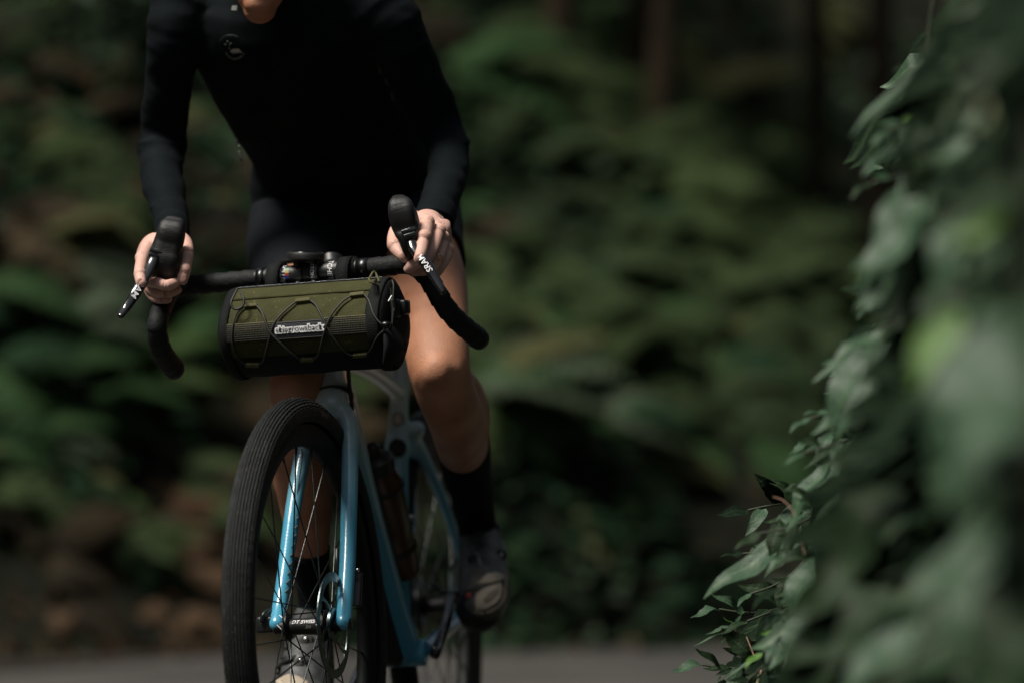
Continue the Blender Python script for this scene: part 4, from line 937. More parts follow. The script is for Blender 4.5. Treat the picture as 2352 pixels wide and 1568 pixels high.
for pts_ in ([(1090, 330), (1120, 390), (1140, 450), (1150, 480)], [(1080, 180), (1120, 150), (1160, 190)], [(1100, 280), (1150, 250), (1170, 300)]):
    obj('lace', MB().tube([onto(B1, *Z7(x, y), .003, 6.5) for x, y in pts_], .0024, seg=6), mt['metal'] if pts_[0][0] == 1090 else mt['dim'], s1)
c = onto(B1, *Z7(1045, 765), .003, 6.46); obj('red_eyelet', MB().ell(c, (V((.0048, 0, 0)), V((0, .003, 0)), V((0, 0, .0055)))), mt['red'], s1)
c = onto(B1, *Z7(928, 805), .003, 6.46); obj('cleat_bolt', MB().ell(P(*Z7(928, 805), 6.45), (V((.004, 0, 0)), V((0, .003, 0)), V((0, 0, .006)))), mt['amber'], s1)
obj('outsole', MB().loft([(P(1098, 1412, 6.46), .034, .030), (P(1100, 1402, 6.45), .040, .036), (P(1104, 1392, 6.445), .041, .040)], seg=26, n=3), mt['rubber'], s1)
obj('pull_tab', MB().tube([P(1127, 1192, 6.58), P(1138, 1200, 6.57), P(1146, 1215, 6.57), P(1150, 1235, 6.56)], .0035, seg=8), mt['dim'], s1)

obj('sole_edge', MB().tube([onto(B1, *Z7(x, y), .001, 6.45) for x, y in ((1112, 915), (1200, 925), (1290, 885), (1365, 800), (1385, 680), (1385, 560))], .0035, n=4, seg=8), mt['tan2'], s1)
s2 = shoe([(P(716, 1425, 6.235), .030, .034), (P(713, 1470, 6.20), .036, .042), (P(708, 1530, 6.155), .042, .044), (P(702, 1590, 6.11), .044, .040), (P(697, 1640, 6.06), .044, .032), (P(694, 1672, 6.03), .038, .024)], mt['shoe2'], 'grey black cycling shoe low behind the front hub')
B2 = quadtree(s2)
Z8 = lambda x, y: (486.1+.25*x, 1176+.25*y)
for (x, y, r) in ((868, 1168, .0118), (822, 1370, .0118)):
    c = onto(B2, *Z8(x, y), .002, 6.15); n = toC(c); obj('dial', MB().rev(c, n, [(-.004, r), (.002, r*.95), (.004, r*.75), (.0042, r*.4), (.003, 0)], seg=24), mt['dial'], s2, auto=30)
    obj('dial_cap', MB().rev(c+n*.004, n, [(0, r*.45), (.0016, r*.4), (.002, 0)], seg=16), mt['metal'], s2)
patchon(B2, [(590, 1530), (700, 1480), (800, 1500), (900, 1560), (800, 1700), (600, 1680)], Z8, .004, 6.1, mt['tan'], s2, 'toe_panel')
for pts_ in ([(750, 1130), (700, 1180), (690, 1240)], [(760, 1330), (680, 1370), (620, 1420), (610, 1470)], [(700, 1350), (650, 1330)]):
    obj('lace', MB().tube([onto(B2, *Z8(x, y), .004, 6.17) for x, y in pts_], .0045, seg=8), mt['rubber'], s2)

# ---------------------------------------------------------------- vegetation
lf = {}
def leafmat(n, c, c2, rough=.45, tr=.12, spec=.5):
    m = lf[n] = M(n, c, rough, vs=5 if n[:4] == 'leaf' else 24, bump=.35, bs=14 if n[:4] == 'leaf' else 70, spec=spec, col2=c2, trans=tr)
    if n[:4] != 'leaf' or n == 'leaf_brown': return
    t = m.node_tree; L = t.links.new; b = t.nodes['Principled BSDF']; src = b.inputs['Base Color'].links[0].from_socket
    tc = t.nodes.new('ShaderNodeTexCoord'); sp_ = t.nodes.new('ShaderNodeSeparateXYZ'); L(tc.outputs['Object'], sp_.inputs[0])
    def mth(op, a, b_=None, c_=None):
        k = t.nodes.new('ShaderNodeMath'); k.operation = op
        for i, q_ in enumerate((a, b_, c_)):
            if q_ is None: continue
            if isinstance(q_, (int, float)): k.inputs[i].default_value = q_
            else: L(q_, k.inputs[i])
        return k.outputs[0]
    ax_ = mth('ABSOLUTE', sp_.outputs['X']); mid = mth('LESS_THAN', ax_, .012)
    fr_ = mth('FRACT', mth('MULTIPLY', mth('SUBTRACT', sp_.outputs['Y'], mth('MULTIPLY', ax_, .9)), 8.0)); sd_ = mth('MULTIPLY', mth('LESS_THAN', fr_, .11), .55)
    mx = t.nodes.new('ShaderNodeMixRGB'); L(mth('MULTIPLY', mth('MAXIMUM', mid, sd_), .5), mx.inputs[0]); L(src, mx.inputs[1]); mx.inputs[2].default_value = (min(1, c2[0]*1.7+.02), min(1, c2[1]*1.6+.03), min(1, c2[2]*1.5+.015), 1)
    L(mx.outputs[0], b.inputs['Base Color'])
leafmat('leaf_grey', (0.0224, 0.0569, 0.0306), (0.0468, 0.0935, 0.0488), .5, .15, .28); leafmat('leaf_green', (0.0084, 0.0218, 0.0084), (0.0168, 0.0358, 0.0134), .6, .15, .2)
leafmat('leaf_bright', (.055, .150, .018), (.100, .210, .035), .5, .25); leafmat('leaf_dark', (0.0033, 0.0094, 0.0050), (0.0088, 0.0198, 0.0094), .85, .1, .08)  # leaf_dark carries the shade inside the shrubs as leaf colour
leafmat('leaf_yellow', (0.1120, 0.1360, 0.0440), (0.1600, 0.1920, 0.0720), .5, .2); leafmat('leaf_brown', (0.0240, 0.0130, 0.0067), (0.0576, 0.0336, 0.0168), .8, .05, .1)
leafmat('fern_green', (0.0128, 0.0362, 0.0111), (0.0256, 0.0618, 0.0179), .8, .2, .15); leafmat('fern_grey', (0.0351, 0.0561, 0.0331), (0.0638, 0.0861, 0.0510), .8, .2, .15)
leafmat('fern_olive', (0.0414, 0.0470, 0.0166), (0.0718, 0.0746, 0.0286), .8, .2, .15); leafmat('fern_deep', (0.0060, 0.0192, 0.0084), (0.0132, 0.0348, 0.0144), .85, .15, .1)
leafmat('fern_bright', (0.0222, 0.0522, 0.0080), (0.0362, 0.0762, 0.0120), .6, .25, .3)
leafmat('fern_dead', (0.0360, 0.0200, 0.0104), (0.0680, 0.0400, 0.0220), .8, .1, .1)
bark = M('bark', (.012, .010, .006), .95, vs=14, bump=1, bs=24, col2=(.030, .022, .013), spec=.1)
bark_pale = M('pale_bark', (.024, .018, .011), .95, vs=14, bump=1, bs=24, col2=(.048, .036, .023), spec=.1)
def leaf_mesh(seed, wid, serr=0, fold=.22, curl=.25):
    rnd = random.Random(seed); N = 9; vs = []; fs = []; sway = rnd.uniform(-.08, .08)
    for i in range(N+1):
        t = i/N; w = wid*.5*(math.sin(math.pi*min(1, t**.72))**.85)*(1-.25*t) if 0 < t < 1 else .004
        if serr and 0 < i < N: w *= 1+serr*(1 if i % 2 else -1)
        w *= 1+rnd.uniform(-.07, .07); z = -curl*t*t+.05*math.sin(t*9+seed); cx = sway*math.sin(math.pi*t)
        for k in (-1, -.5, 0, .5, 1):
            vs.append((cx+w*k, t, z+abs(k)**1.3*w*fold*2+rnd.uniform(-.006, .006)*abs(k)))
    for i in range(N):
        for k in range(4): a = i*5+k; fs.append((a, a+1, a+6, a+5))
    me = bpy.data.meshes.new('leaf'); me.from_pydata(vs, [], fs)
    for p in me.polygons: p.use_smooth = True
    return me
BASE = [leaf_mesh(1, .46, 0, .14, .12), leaf_mesh(2, .56, 0, .10, .16), leaf_mesh(3, .36, 0, .2, .10), leaf_mesh(4, .62, 0, .10, .14), leaf_mesh(5, .42, .10, .15, .2)]
LM = {}
def leafdata(v, mat):
    if (v, mat) not in LM:
        m = BASE[v].copy(); m.materials.append(lf[mat]); LM[(v, mat)] = m
    return LM[(v, mat)]
def put_leaf(par, a, b, width, v, mat, nrm, name='leaf'):
    """leaf from base point a to tip b"""
    d = b-a; L = d.length; y = d/L; z = (nrm-y*nrm.dot(y)).normalized(); x = y.cross(z)
    bw = (.46, .56, .36, .62, .42)[v]; sx = (width/bw) if width else L
    m = Matrix(((x.x*sx, y.x*L, z.x*sx, a.x), (x.y*sx, y.y*L, z.y*sx, a.y), (x.z*sx, y.z*L, z.z*sx, a.z), (0, 0, 0, 1)))
    o = bpy.data.objects.new(name, leafdata(v, mat)); hook(o, par); o.matrix_basis = m; return o

# -- ferns on the bank
def frond_mesh(seed, dead=False):
    rnd = random.Random(seed); mb = MB(); N = 20
    f = lambda t: V((.06*math.sin(t*2+seed), t, .34*t-.62*t*t))
    for i in range(1, N):
        t = i/N; c = f(t); w = .30*(math.sin(math.pi*t**.7)**.8)*(1-.35*t)
        for s in (-1, 1):
            tip = c+V((s*w*rnd.uniform(.85, 1.1), w*.42, -w*rnd.uniform(.15, .42))); h = .5/N*1.6
            a = c+V((0, -h, 0)); b = c+V((0, h, 0)); m1 = c.lerp(tip, .55)+V((0, -h*1.0, .012)); m2 = c.lerp(tip, .55)+V((0, h*1.0, .012))
            mb.add([a, b, m2, m1, tip], [(0, 1, 2, 3), (3, 2, 4)])
    mb.tube([f(0), f(.25), f(.5), f(.75), f(1)], .007, n=1, seg=4)
    me = bpy.data.meshes.new('frond'); me.from_pydata(mb.v, [], mb.f); return me
FB = [frond_mesh(k) for k in range(5)]; FM = {}
def fronddata(v, mat):
    if (v, mat) not in FM: m = FB[v].copy(); m.materials.append(lf[mat]); FM[(v, mat)] = m
    return FM[(v, mat)]
rf = random.Random(11)
def fern(x, y, ln, ang, mat, label, n=6, spread=36, group='ferns on the bank'):
    p = hit(x, y); t = thing('fern', tuple(p), label, 'fern', group); k = p.y/F
    for i in range(n):
        a = R(ang)+R(rf.uniform(-spread, spread)); L = ln*k*rf.uniform(.75, 1.15)
        d = V((math.cos(a), -.45+rf.uniform(-.3, .25), math.sin(a)+.18)).normalized()
        zr = V((rf.uniform(-.3, .3), -.55, .8)); z = (zr-d*zr.dot(d)).normalized(); xx = d.cross(z)
        o = bpy.data.objects.new('frond', fronddata(rf.randrange(5), mat if i % 3 < 2 or mat == 'fern_dead' else ('fern_olive', 'fern_green', 'fern_deep')[rf.randrange(3)])); hook(o, t)
        q_ = p+V((rf.uniform(-.05, .05), -.05, .06+rf.uniform(0, .05)))
        o.matrix_basis = Matrix(((xx.x*L, d.x*L, z.x*L, q_.x), (xx.y*L, d.y*L, z.y*L, q_.y), (xx.z*L, d.z*L, z.z*L, q_.z), (0, 0, 0, 1)))
FERNS = [
 (1000, 95, 330, -14, 'fern_grey', 'large grey green fern streaming right from beside the rider\'s raised shoulder'),
 (1050, 190, 300, -25, 'fern_green', 'deep green fern just beside the rider\'s upper arm sleeve'),
 (1190, 165, 230, -30, 'fern_grey', 'pale grey green fern tip right of the sleeve under the brown trunk'),
 (1330, 40, 250, -28, 'fern_bright', 'bright leaf green fern high on the bank between two trunks'),
 (1390, 170, 220, -20, 'fern_bright', 'vivid green fern below the high bright one in the gap of trunks'),
 (1490, 120, 200, -30, 'fern_olive', 'yellow olive fern at the foot of the pale trunk'),
 (1470, 290, 260, -30, 'fern_green', 'mid green fern in the upper middle of the bank'),
 (1590, 250, 300, -26, 'fern_olive', 'broad olive fern sweeping down toward the dark gap'),
 (1720, 300, 240, -50, 'fern_green', 'green fern whose fronds form the domed rim by the dark gap'),
 (1700, 395, 260, -38, 'fern_olive', 'olive fern right under the domed rim'),
 (1300, 330, 220, -40, 'fern_olive', 'dull olive fern right of the elbow sleeve'),
 (1560, 420, 230, -52, 'fern_grey', 'grey green fern in the centre of the leafy slope'),
 (1640, 480, 210, -60, 'fern_green', 'bright edged green fern hanging in the centre of the slope'),
 (1800, 520, 240, -50, 'fern_olive', 'olive fern by the grey shrub leaf, mid height'),
 (1440, 520, 150, -45, 'fern_deep', 'small dark green fern in shadow left of the slope centre'),
 (1075, 520, 110, -50, 'fern_green', 'small green fern just beside the cuff and wrist'),
 (1560, 640, 190, -60, 'fern_grey', 'pale green fern below the slope centre'),
 (1730, 660, 180, -62, 'fern_green', 'green fern low right of the slope centre'),
 (1450, 770, 200, -40, 'fern_green', 'green fern right of the handlebar end at bag height'),
 (1160, 780, 170, -55, 'fern_grey', 'faint green fern behind the end of the drop bar'),
 (1600, 780, 230, -55, 'fern_olive', 'olive green fern left of the serrated shrub leaves'),
 (1700, 850, 230, -62, 'fern_green', 'dim green fern directly left of the folded shrub leaf'),
 (1095, 905, 330, -12, 'fern_grey', 'long bright grey green fern arching right from the calf'),
 (1130, 960, 280, -20, 'fern_green', 'green fern under the long bright arching one'),
 (1370, 985, 230, -42, 'fern_grey', 'pale fern where the arching fronds bend downward'),
 (1480, 1070, 170, -62, 'fern_olive', 'olive fern hanging in front of the black hollow'),
 (1600, 1090, 160, -60, 'fern_green', 'green fern low on the bank left of the hanging shrub'),
 (1760, 1070, 200, -66, 'fern_green', 'green fern behind the brown twig of the shrub'),
 (1330, 1230, 110, -50, 'fern_deep', 'dim green fern low in the shade right of the shoe'),
 (1340, 1290, 90, -60, 'fern_grey', 'single pale fern tuft at the dark foot of the bank'),
 (1500, 1220, 110, -60, 'fern_deep', 'dark fern at the dark foot of the bank, right one'),
 (445, 140, 160, -55, 'fern_green', 'deep green fern seen between arm and chest'),
 (430, 300, 130, -40, 'fern_olive', 'olive fern seen in the gap between sleeve and waist'),
 (460, 350, 150, -30, 'fern_green', 'green fern in the gap right at the waist'),
 (430, 470, 170, -35, 'fern_olive', 'olive fern between the wrist and the shorts'),
 (-30, 480, 170, -48, 'fern_green', 'green fern at the picture\'s left edge, elbow height'),
 (110, 570, 230, -20, 'fern_olive', 'pale olive fern left of the brake hood'),
 (200, 620, 200, -35, 'fern_grey', 'grey green fern close left of the brake lever'),
 (140, 770, 210, -12, 'fern_grey', 'grey green fern left of the lever tip'),
 (-40, 700, 260, -38, 'fern_green', 'green fern at the left edge below the lever tip'),
 (20, 880, 280, -30, 'fern_green', 'green fern at the left edge at front tyre top height'),
 (300, 890, 240, -14, 'fern_bright', 'brightest green fern left of the front tyre top'),
 (400, 930, 150, -35, 'fern_olive', 'olive fern touching the front tyre silhouette'),
 (250, 960, 190, -28, 'fern_green', 'green fern under the brightest one left of the tyre'),
 (90, 1030, 180, -20, 'fern_grey', 'grey green fern lower left above the bare soil'),
 (-20, 1060, 150, -30, 'fern_deep', 'dark fern low at the left edge'),
 (430, 800, 150, -30, 'fern_green', 'green fern between the drop bar and the tyre'),
 (280, 1200, 130, -60, 'fern_bright', 'moss green fern on the brown soil left of the wheel'),
 (320, 1290, 120, -60, 'fern_bright', 'lowest moss green fern on the brown soil left of the wheel'),
 (200, 1150, 120, -50, 'fern_deep', 'dark green fern above the moss green one'),
 (960, 110, 200, -20, 'fern_deep', 'dark fern behind the shoulder'),
 (1870, 20, 180, -30, 'fern_olive', 'small olive fern high on the bank right of the pale trunk'),
 (1880, 120, 90, -60, 'fern_olive', 'tiny olive fern tuft high in the dark upper right'),
 (130, 60, 170, -70, 'fern_dead', 'brown dead fern hanging at the upper left'),
 (200, 220, 190, -60, 'fern_dead', 'brown dead fern left of the upper sleeve'),
 (290, 160, 170, -75, 'fern_dead', 'tan dead fern nearest the upper sleeve'),
 (120, 330, 160, -50, 'fern_olive', 'dull olive fern left of the sleeve at elbow height'),
 (250, 480, 150, -40, 'fern_dead', 'brown dead fern left of the cuff'),
 (440, 1190, 110, -60, 'fern_dead', 'tan dead fern beside the front tyre'),
]
for a in FERNS: fern(*a)

# -- litter and low growth covering the bank (beyond counting)
def scatter(name, n, mats, size, cond, seed, label, up=.0):
    rnd = random.Random(seed); mb = MB()
    for _ in range(n):
        x = rnd.uniform(-4.2, 4.6); d = rnd.uniform(.0, 4.5) if (q_ := rnd.random()) < .6 else rnd.uniform(4, 10) if q_ < .88 else -abs(rnd.gauss(0, .22)); y = edge_y(x)+d
        if not cond(x, y, d, rnd): continue
        z = max(bank_z(x, y), .004)+rnd.uniform(0, up if d > 0 else .01)+.01; s = rnd.uniform(*size); a = rnd.uniform(0, 6.28); c = V((x, y, z))
        u = V((math.cos(a), math.sin(a)*.6, rnd.uniform(-.6, .3))).normalized()*s; w = V((-math.sin(a), math.cos(a)*.5, rnd.uniform(-.2, .8))).normalized()*s*.45
        mb.add([c-u, c-w, c+u, c+w], [(0, 1, 2), (0, 2, 3)])
    me = bpy.data.meshes.new(name); me.from_pydata(mb.v, [], mb.f)
    for m in mats: me.materials.append(m)
    for p in me.polygons: p.material_index = int(noise.noise(V(mb.v[p.vertices[0]])*2.6)*5+8+rnd.random()*1.2) % len(mats)
    o = bpy.data.objects.new(name, me); COL.objects.link(o); o['kind'] = 'stuff'; o['label'] = label; return o
brown_zone = lambda x, y, d: (x < -.68 and d < (.8 if x > -1.3 else .24)+.3*noise.noise(V((x*2, y, 0)))) 
def thicket():
    rnd = random.Random(31); VS = []; FS = []; MI = []; base = 0; geo = [(np.array([v.co[:] for v in m.vertices]), [tuple(p.vertices) for p in m.polygons]) for m in FB]
    for _ in range(5200):
        x = rnd.uniform(-3.0, 3.0); d = rnd.uniform(.25, 4.6); y = edge_y(x)+d; z = bank_z(x, y)
        if brown_zone(x, y, d+.2): continue
        if x > -.6 and z < .80+.35*noise.noise(V((x*2, 0, 3))) : continue
        if x < -.3 and noise.noise(V((x*1.6, y*1.2, 8))) < .04: continue
        a = R(rnd.gauss(-42, 30) if rnd.random() < .6 else rnd.uniform(-170, 30)); L = rnd.uniform(.16, .42); D = V((math.cos(a), rnd.uniform(-.9, -.1), math.sin(a)+.15)).normalized()
        zr = V((rnd.uniform(-.3, .3), -.5, .8)) if rnd.random() < .4 else V((rnd.uniform(-.3, .3), -.9, .35)); Z = (zr-D*zr.dot(D)).normalized(); X_ = D.cross(Z); v, f = geo[rnd.randrange(5)]
        Mx = np.array([[X_.x, D.x, Z.x], [X_.y, D.y, Z.y], [X_.z, D.z, Z.z]])*L
        VS.append(v@Mx.T+np.array([x, y, z+rnd.uniform(0, .14)])); FS += [tuple(i+base for i in q) for q in f]; base += len(v); MI += [1 if x < -.3 and (noise.noise(V((x*2.2, y, z*2.2))) > .0-.12*(z > 1.2) or rnd.random() < .22) else 0]*len(f)
    me = bpy.data.meshes.new('fern_thicket'); me.from_pydata(np.concatenate(VS).tolist(), [], FS); me.materials.append(lf['fern_mass']); me.materials.append(lf['dead_mass']); me.polygons.foreach_set('material_index', MI)
    o = bpy.data.objects.new('fern_thicket', me); COL.objects.link(o); o['kind'] = 'stuff'; o['label'] = 'soft mass of green fern fronds covering the slope behind the cyclist'
lf['fern_mass'] = M('fern_mass', (.003, .010, .004), .8, vs=.8, col2=(.042, .068, .022), trans=.2, spec=.15, detail=3)
lf['dead_mass'] = M('dead_frond_mass', (.006, .006, .004), .85, vs=2.0, col2=(.046, .034, .019), trans=.1, spec=.1, detail=5)
thicket()
scatter('leaf_litter', 30000, [lf['leaf_brown'], lf['fern_dead'], orange, lf['leaf_dark']], (.012, .05), lambda x, y, d, r: brown_zone(x, y, d) or r.random() < (.10 if d > 0 else .3), 3, 'brown and orange leaf litter on the bare cut foot of the bank')
scatter('undergrowth', 36000, [lf['fern_deep'], lf['leaf_dark'], lf['leaf_dark'], lf['fern_deep'], lf['leaf_green']], (.04, .09), lambda x, y, d, r: (d > 0 or r.random() < .3) and not brown_zone(x, y, d) and noise.noise(V((x*1.6, y*1.3, 5))) > -.25, 5, 'low dark green undergrowth covering the shaded bank', .18)
# clay clods of the cut at the foot of the bank
def clods():
    rnd = random.Random(8)
    for i, (x, y, r, m) in enumerate(((440, 1260, 60, 1), (480, 1350, 60, 1), (500, 1250, 45, 1), (350, 1420, 38, 1), (150, 1440, 42, 1), (90, 1405, 26, 1), (460, 1440, 45, 1), (250, 1440, 30, 1), (400, 1460, 40, 1), (505, 1460, 40, 1), (300, 1330, 36, 0))):
        p = hit(x, y); s = r*p.y/F; bm = bmesh.new(); bmesh.ops.create_icosphere(bm, subdivisions=3, radius=1)
        for v in bm.verts:
            n = noise.noise(v.co*1.6+V((i*5, 0, 0)))*.45+noise.noise(v.co*5+V((i, 0, 0)))*.15; v.co = v.co*(1+n); v.co = V((v.co.x*s*1.2, v.co.y*s*.6, v.co.z*s*.9))
        me = bpy.data.meshes.new('clay_clod'); bm.to_mesh(me); bm.free(); o = obj('clay_clod', me, orange if m else soil); o.location = p
        tag(o, CL[i], 'clod', 'clay clods on the bank foot')
CL = ['tan clay patch touching the front tyre at mid height', 'tan clay lump beside the front tyre lower down', 'small tan clay lump closest to the tyre', 'orange clay lump under the moss green fern',
      'orange brown clay lump at the lower left by the road', 'small olive brown clod at the far lower left', 'orange clay lump at the road edge near the tyre', 'rust brown clod left of centre on the road edge',
      'brown clod at the road edge under the fern', 'orange clod at the road edge against the tyre', 'dark soil lump above the road edge clods']
clods()

# -- trees on top of the bank
def crown_mesh(seed, n=900):
    rnd = random.Random(seed); mb = MB()
    cl = [(V((rnd.gauss(0, 1.3), rnd.gauss(0, 1.3), rnd.gauss(0, .9))), rnd.uniform(.5, 1.0)) for _ in range(14)]
    for _ in range(n):
        c, r = rnd.choice(cl); d = V((rnd.gauss(0, 1), rnd.gauss(0, 1), rnd.gauss(0, .7))).normalized()*r*rnd.uniform(.5, 1); p = c+d; s = rnd.uniform(.10, .20); u = V((rnd.gauss(0, 1), rnd.gauss(0, 1), rnd.gauss(0, .5))).normalized()*s; w = u.cross(V((rnd.gauss(0, 1), rnd.gauss(0, 1), rnd.gauss(0, 1)))).normalized()*s*.5
        mb.add([p-u, p-w, p+u, p+w], [(0, 1, 2), (0, 2, 3)])
    me = bpy.data.meshes.new('crown'); me.from_pydata(mb.v, [], mb.f); return me
CM = [crown_mesh(k) for k in range(3)]
for m in CM: m.materials.append(lf['fern_deep'])
def tree(px, Y, wpx, lean, pale, label, h=6.5):
    x = P(px, 200, Y).x; z0 = bank_z(x, Y)-.3; r = wpx*Y/F*.5; t = thing('tree', (x, Y, z0), label, 'tree', 'trees on the bank')
    rn = random.Random(px); pts = [(V((x+lean*k+rn.uniform(-.05, .05), Y+.05*k, z0+h*k)), r*(1.25-.7*k), r*(1.25-.7*k)) for k in (0, .12, .3, .5, .75, 1)]
    mb = MB().loft(pts, seg=14)
    tr = obj('trunk', mb, bark_pale if pale else bark, t)
    for k in range(4):
        a = pts[3][0].lerp(pts[5][0], k*.28); d = V((math.cos(k*2.1), math.sin(k*2.1), .6)); obj('limb', MB().loft([(a, r*.45, r*.45), (a+d*.7, r*.3, r*.3), (a+d*1.5, r*.12, r*.12)], seg=8, n=3), bark, t)
    o = bpy.data.objects.new('crown', CM[px % 3]); hook(o, t); o.matrix_basis = Matrix.Translation(pts[5][0]+V((0, 0, .3)))@Matrix.Rotation(px, 4, 'Z')
for a in ((250, 17.3, 62, .2, 0, 'dark brown trunk left of the rider at the upper left'), (318, 16.8, 44, -.2, 1, 'pale tan trunk nearest the rider\'s sleeve'), (960, 16.9, 46, .1, 1, 'tan trunk directly behind the rider\'s shoulder'),
          (1285, 16.6, 66, .1, 1, 'reddish tan trunk right of the rider, between green ferns'), (1552, 16.6, 56, -.1, 1, 'pale beige trunk at the top middle of the slope'),
          (1840, 18.6, 50, .3, 0, 'dim trunk in the dark upper right'), (60, 17.0, 66, -.3, 0, 'dark trunk at the far upper left'), (2010, 16.9, 56, .2, 0, 'dim reddish trunk beside the grey shrub leaf'), (1440, 19., 50, .2, 0, 'thin dark trunk farther back in the middle'),
          (700, 18., 70, .1, 0, 'trunk hidden behind the rider'), (2250, 17.5, 80, -.1, 0, 'trunk hidden behind the near shrub leaves'), (-200, 16.5, 80, .3, 0, 'trunk just outside the left edge'), (2500, 16, 90, .3, 0, 'trunk just outside the right edge')):
    tree(*a)

# -- the leafy shrubs leaning in at the right, from near the lens to beside the bicycle
OUT = [(0, 2130), (80, 2112), (150, 2060), (280, 1985), (380, 1995), (430, 2090), (500, 2050), (600, 1965), (680, 1985), (740, 2030), (830, 1900), (900, 1885), (1010, 1860), (1060, 1955), (1130, 1860), (1200, 1800), (1300, 1790), (1400, 1775), (1480, 1730), (1568, 1690), (1640, 1660)]
def outx(y):
    for (a, xa), (b, xb) in zip(OUT, OUT[1:]):
        if a <= y <= b: return xa+(xb-xa)*(y-a)/(b-a)
    return OUT[0][1] if y < 0 else OUT[-1][1]
shr = {}
def gp(x, y, Y): 
    p = P(x, y, Y); p.z = 0; return p
SH = [('upper', 4.6, 2230, 'upper trailing shrub with dark and grey green leaves hanging in from the top right corner'),
      ('middle', 4.9, 2120, 'grey green shrub with long folded pale leaves right of centre, half in focus'),
      ('lower', 5.3, 1990, 'lower sharp focused shrub with pointed leaf reaching far left over the road'),
      ('near', 2.5, 2330, 'very near blurred shrub filling the right edge with big soft pale leaves'),
      ('nearlow', 2.3, 2280, 'very near blurred dark green shrub in the bottom right corner')]
for k, Y, x, lab in SH: shr[k] = thing('shrub', tuple(gp(x, 1400, Y)), lab, 'shrub', 'shrubs along the near roadside')
def which(x, y, Y):
    if Y < 3.45: return 'near' if y < 1130 else 'nearlow'
    return 'upper' if y < 480 else 'middle' if y < 1060 else 'lower'
cnt = {k: 0 for k in shr}
rl = random.Random(5)
def L_(x0, y0, x1, y1, w, Y, mat, v=None, dY=-.03, nz=None, par=None):
    a = P(x0, y0, Y); b = P(x1, y1, Y+dY); k = par or which((x0+x1)/2, (y0+y1)/2, Y)
    nrm = nz or V((-.35, -.62, .70))+V((rl.uniform(-.25, .25), rl.uniform(-.2, .2), rl.uniform(-.25, .2)))
    cnt[k] += 1
    return put_leaf(shr[k], a, b, w*Y/F if w else None, rl.randrange(5) if v is None else v, mat, nrm)
g_, n_, b_, d_, y_ = 'leaf_grey', 'leaf_green', 'leaf_bright', 'leaf_dark', 'leaf_yellow'
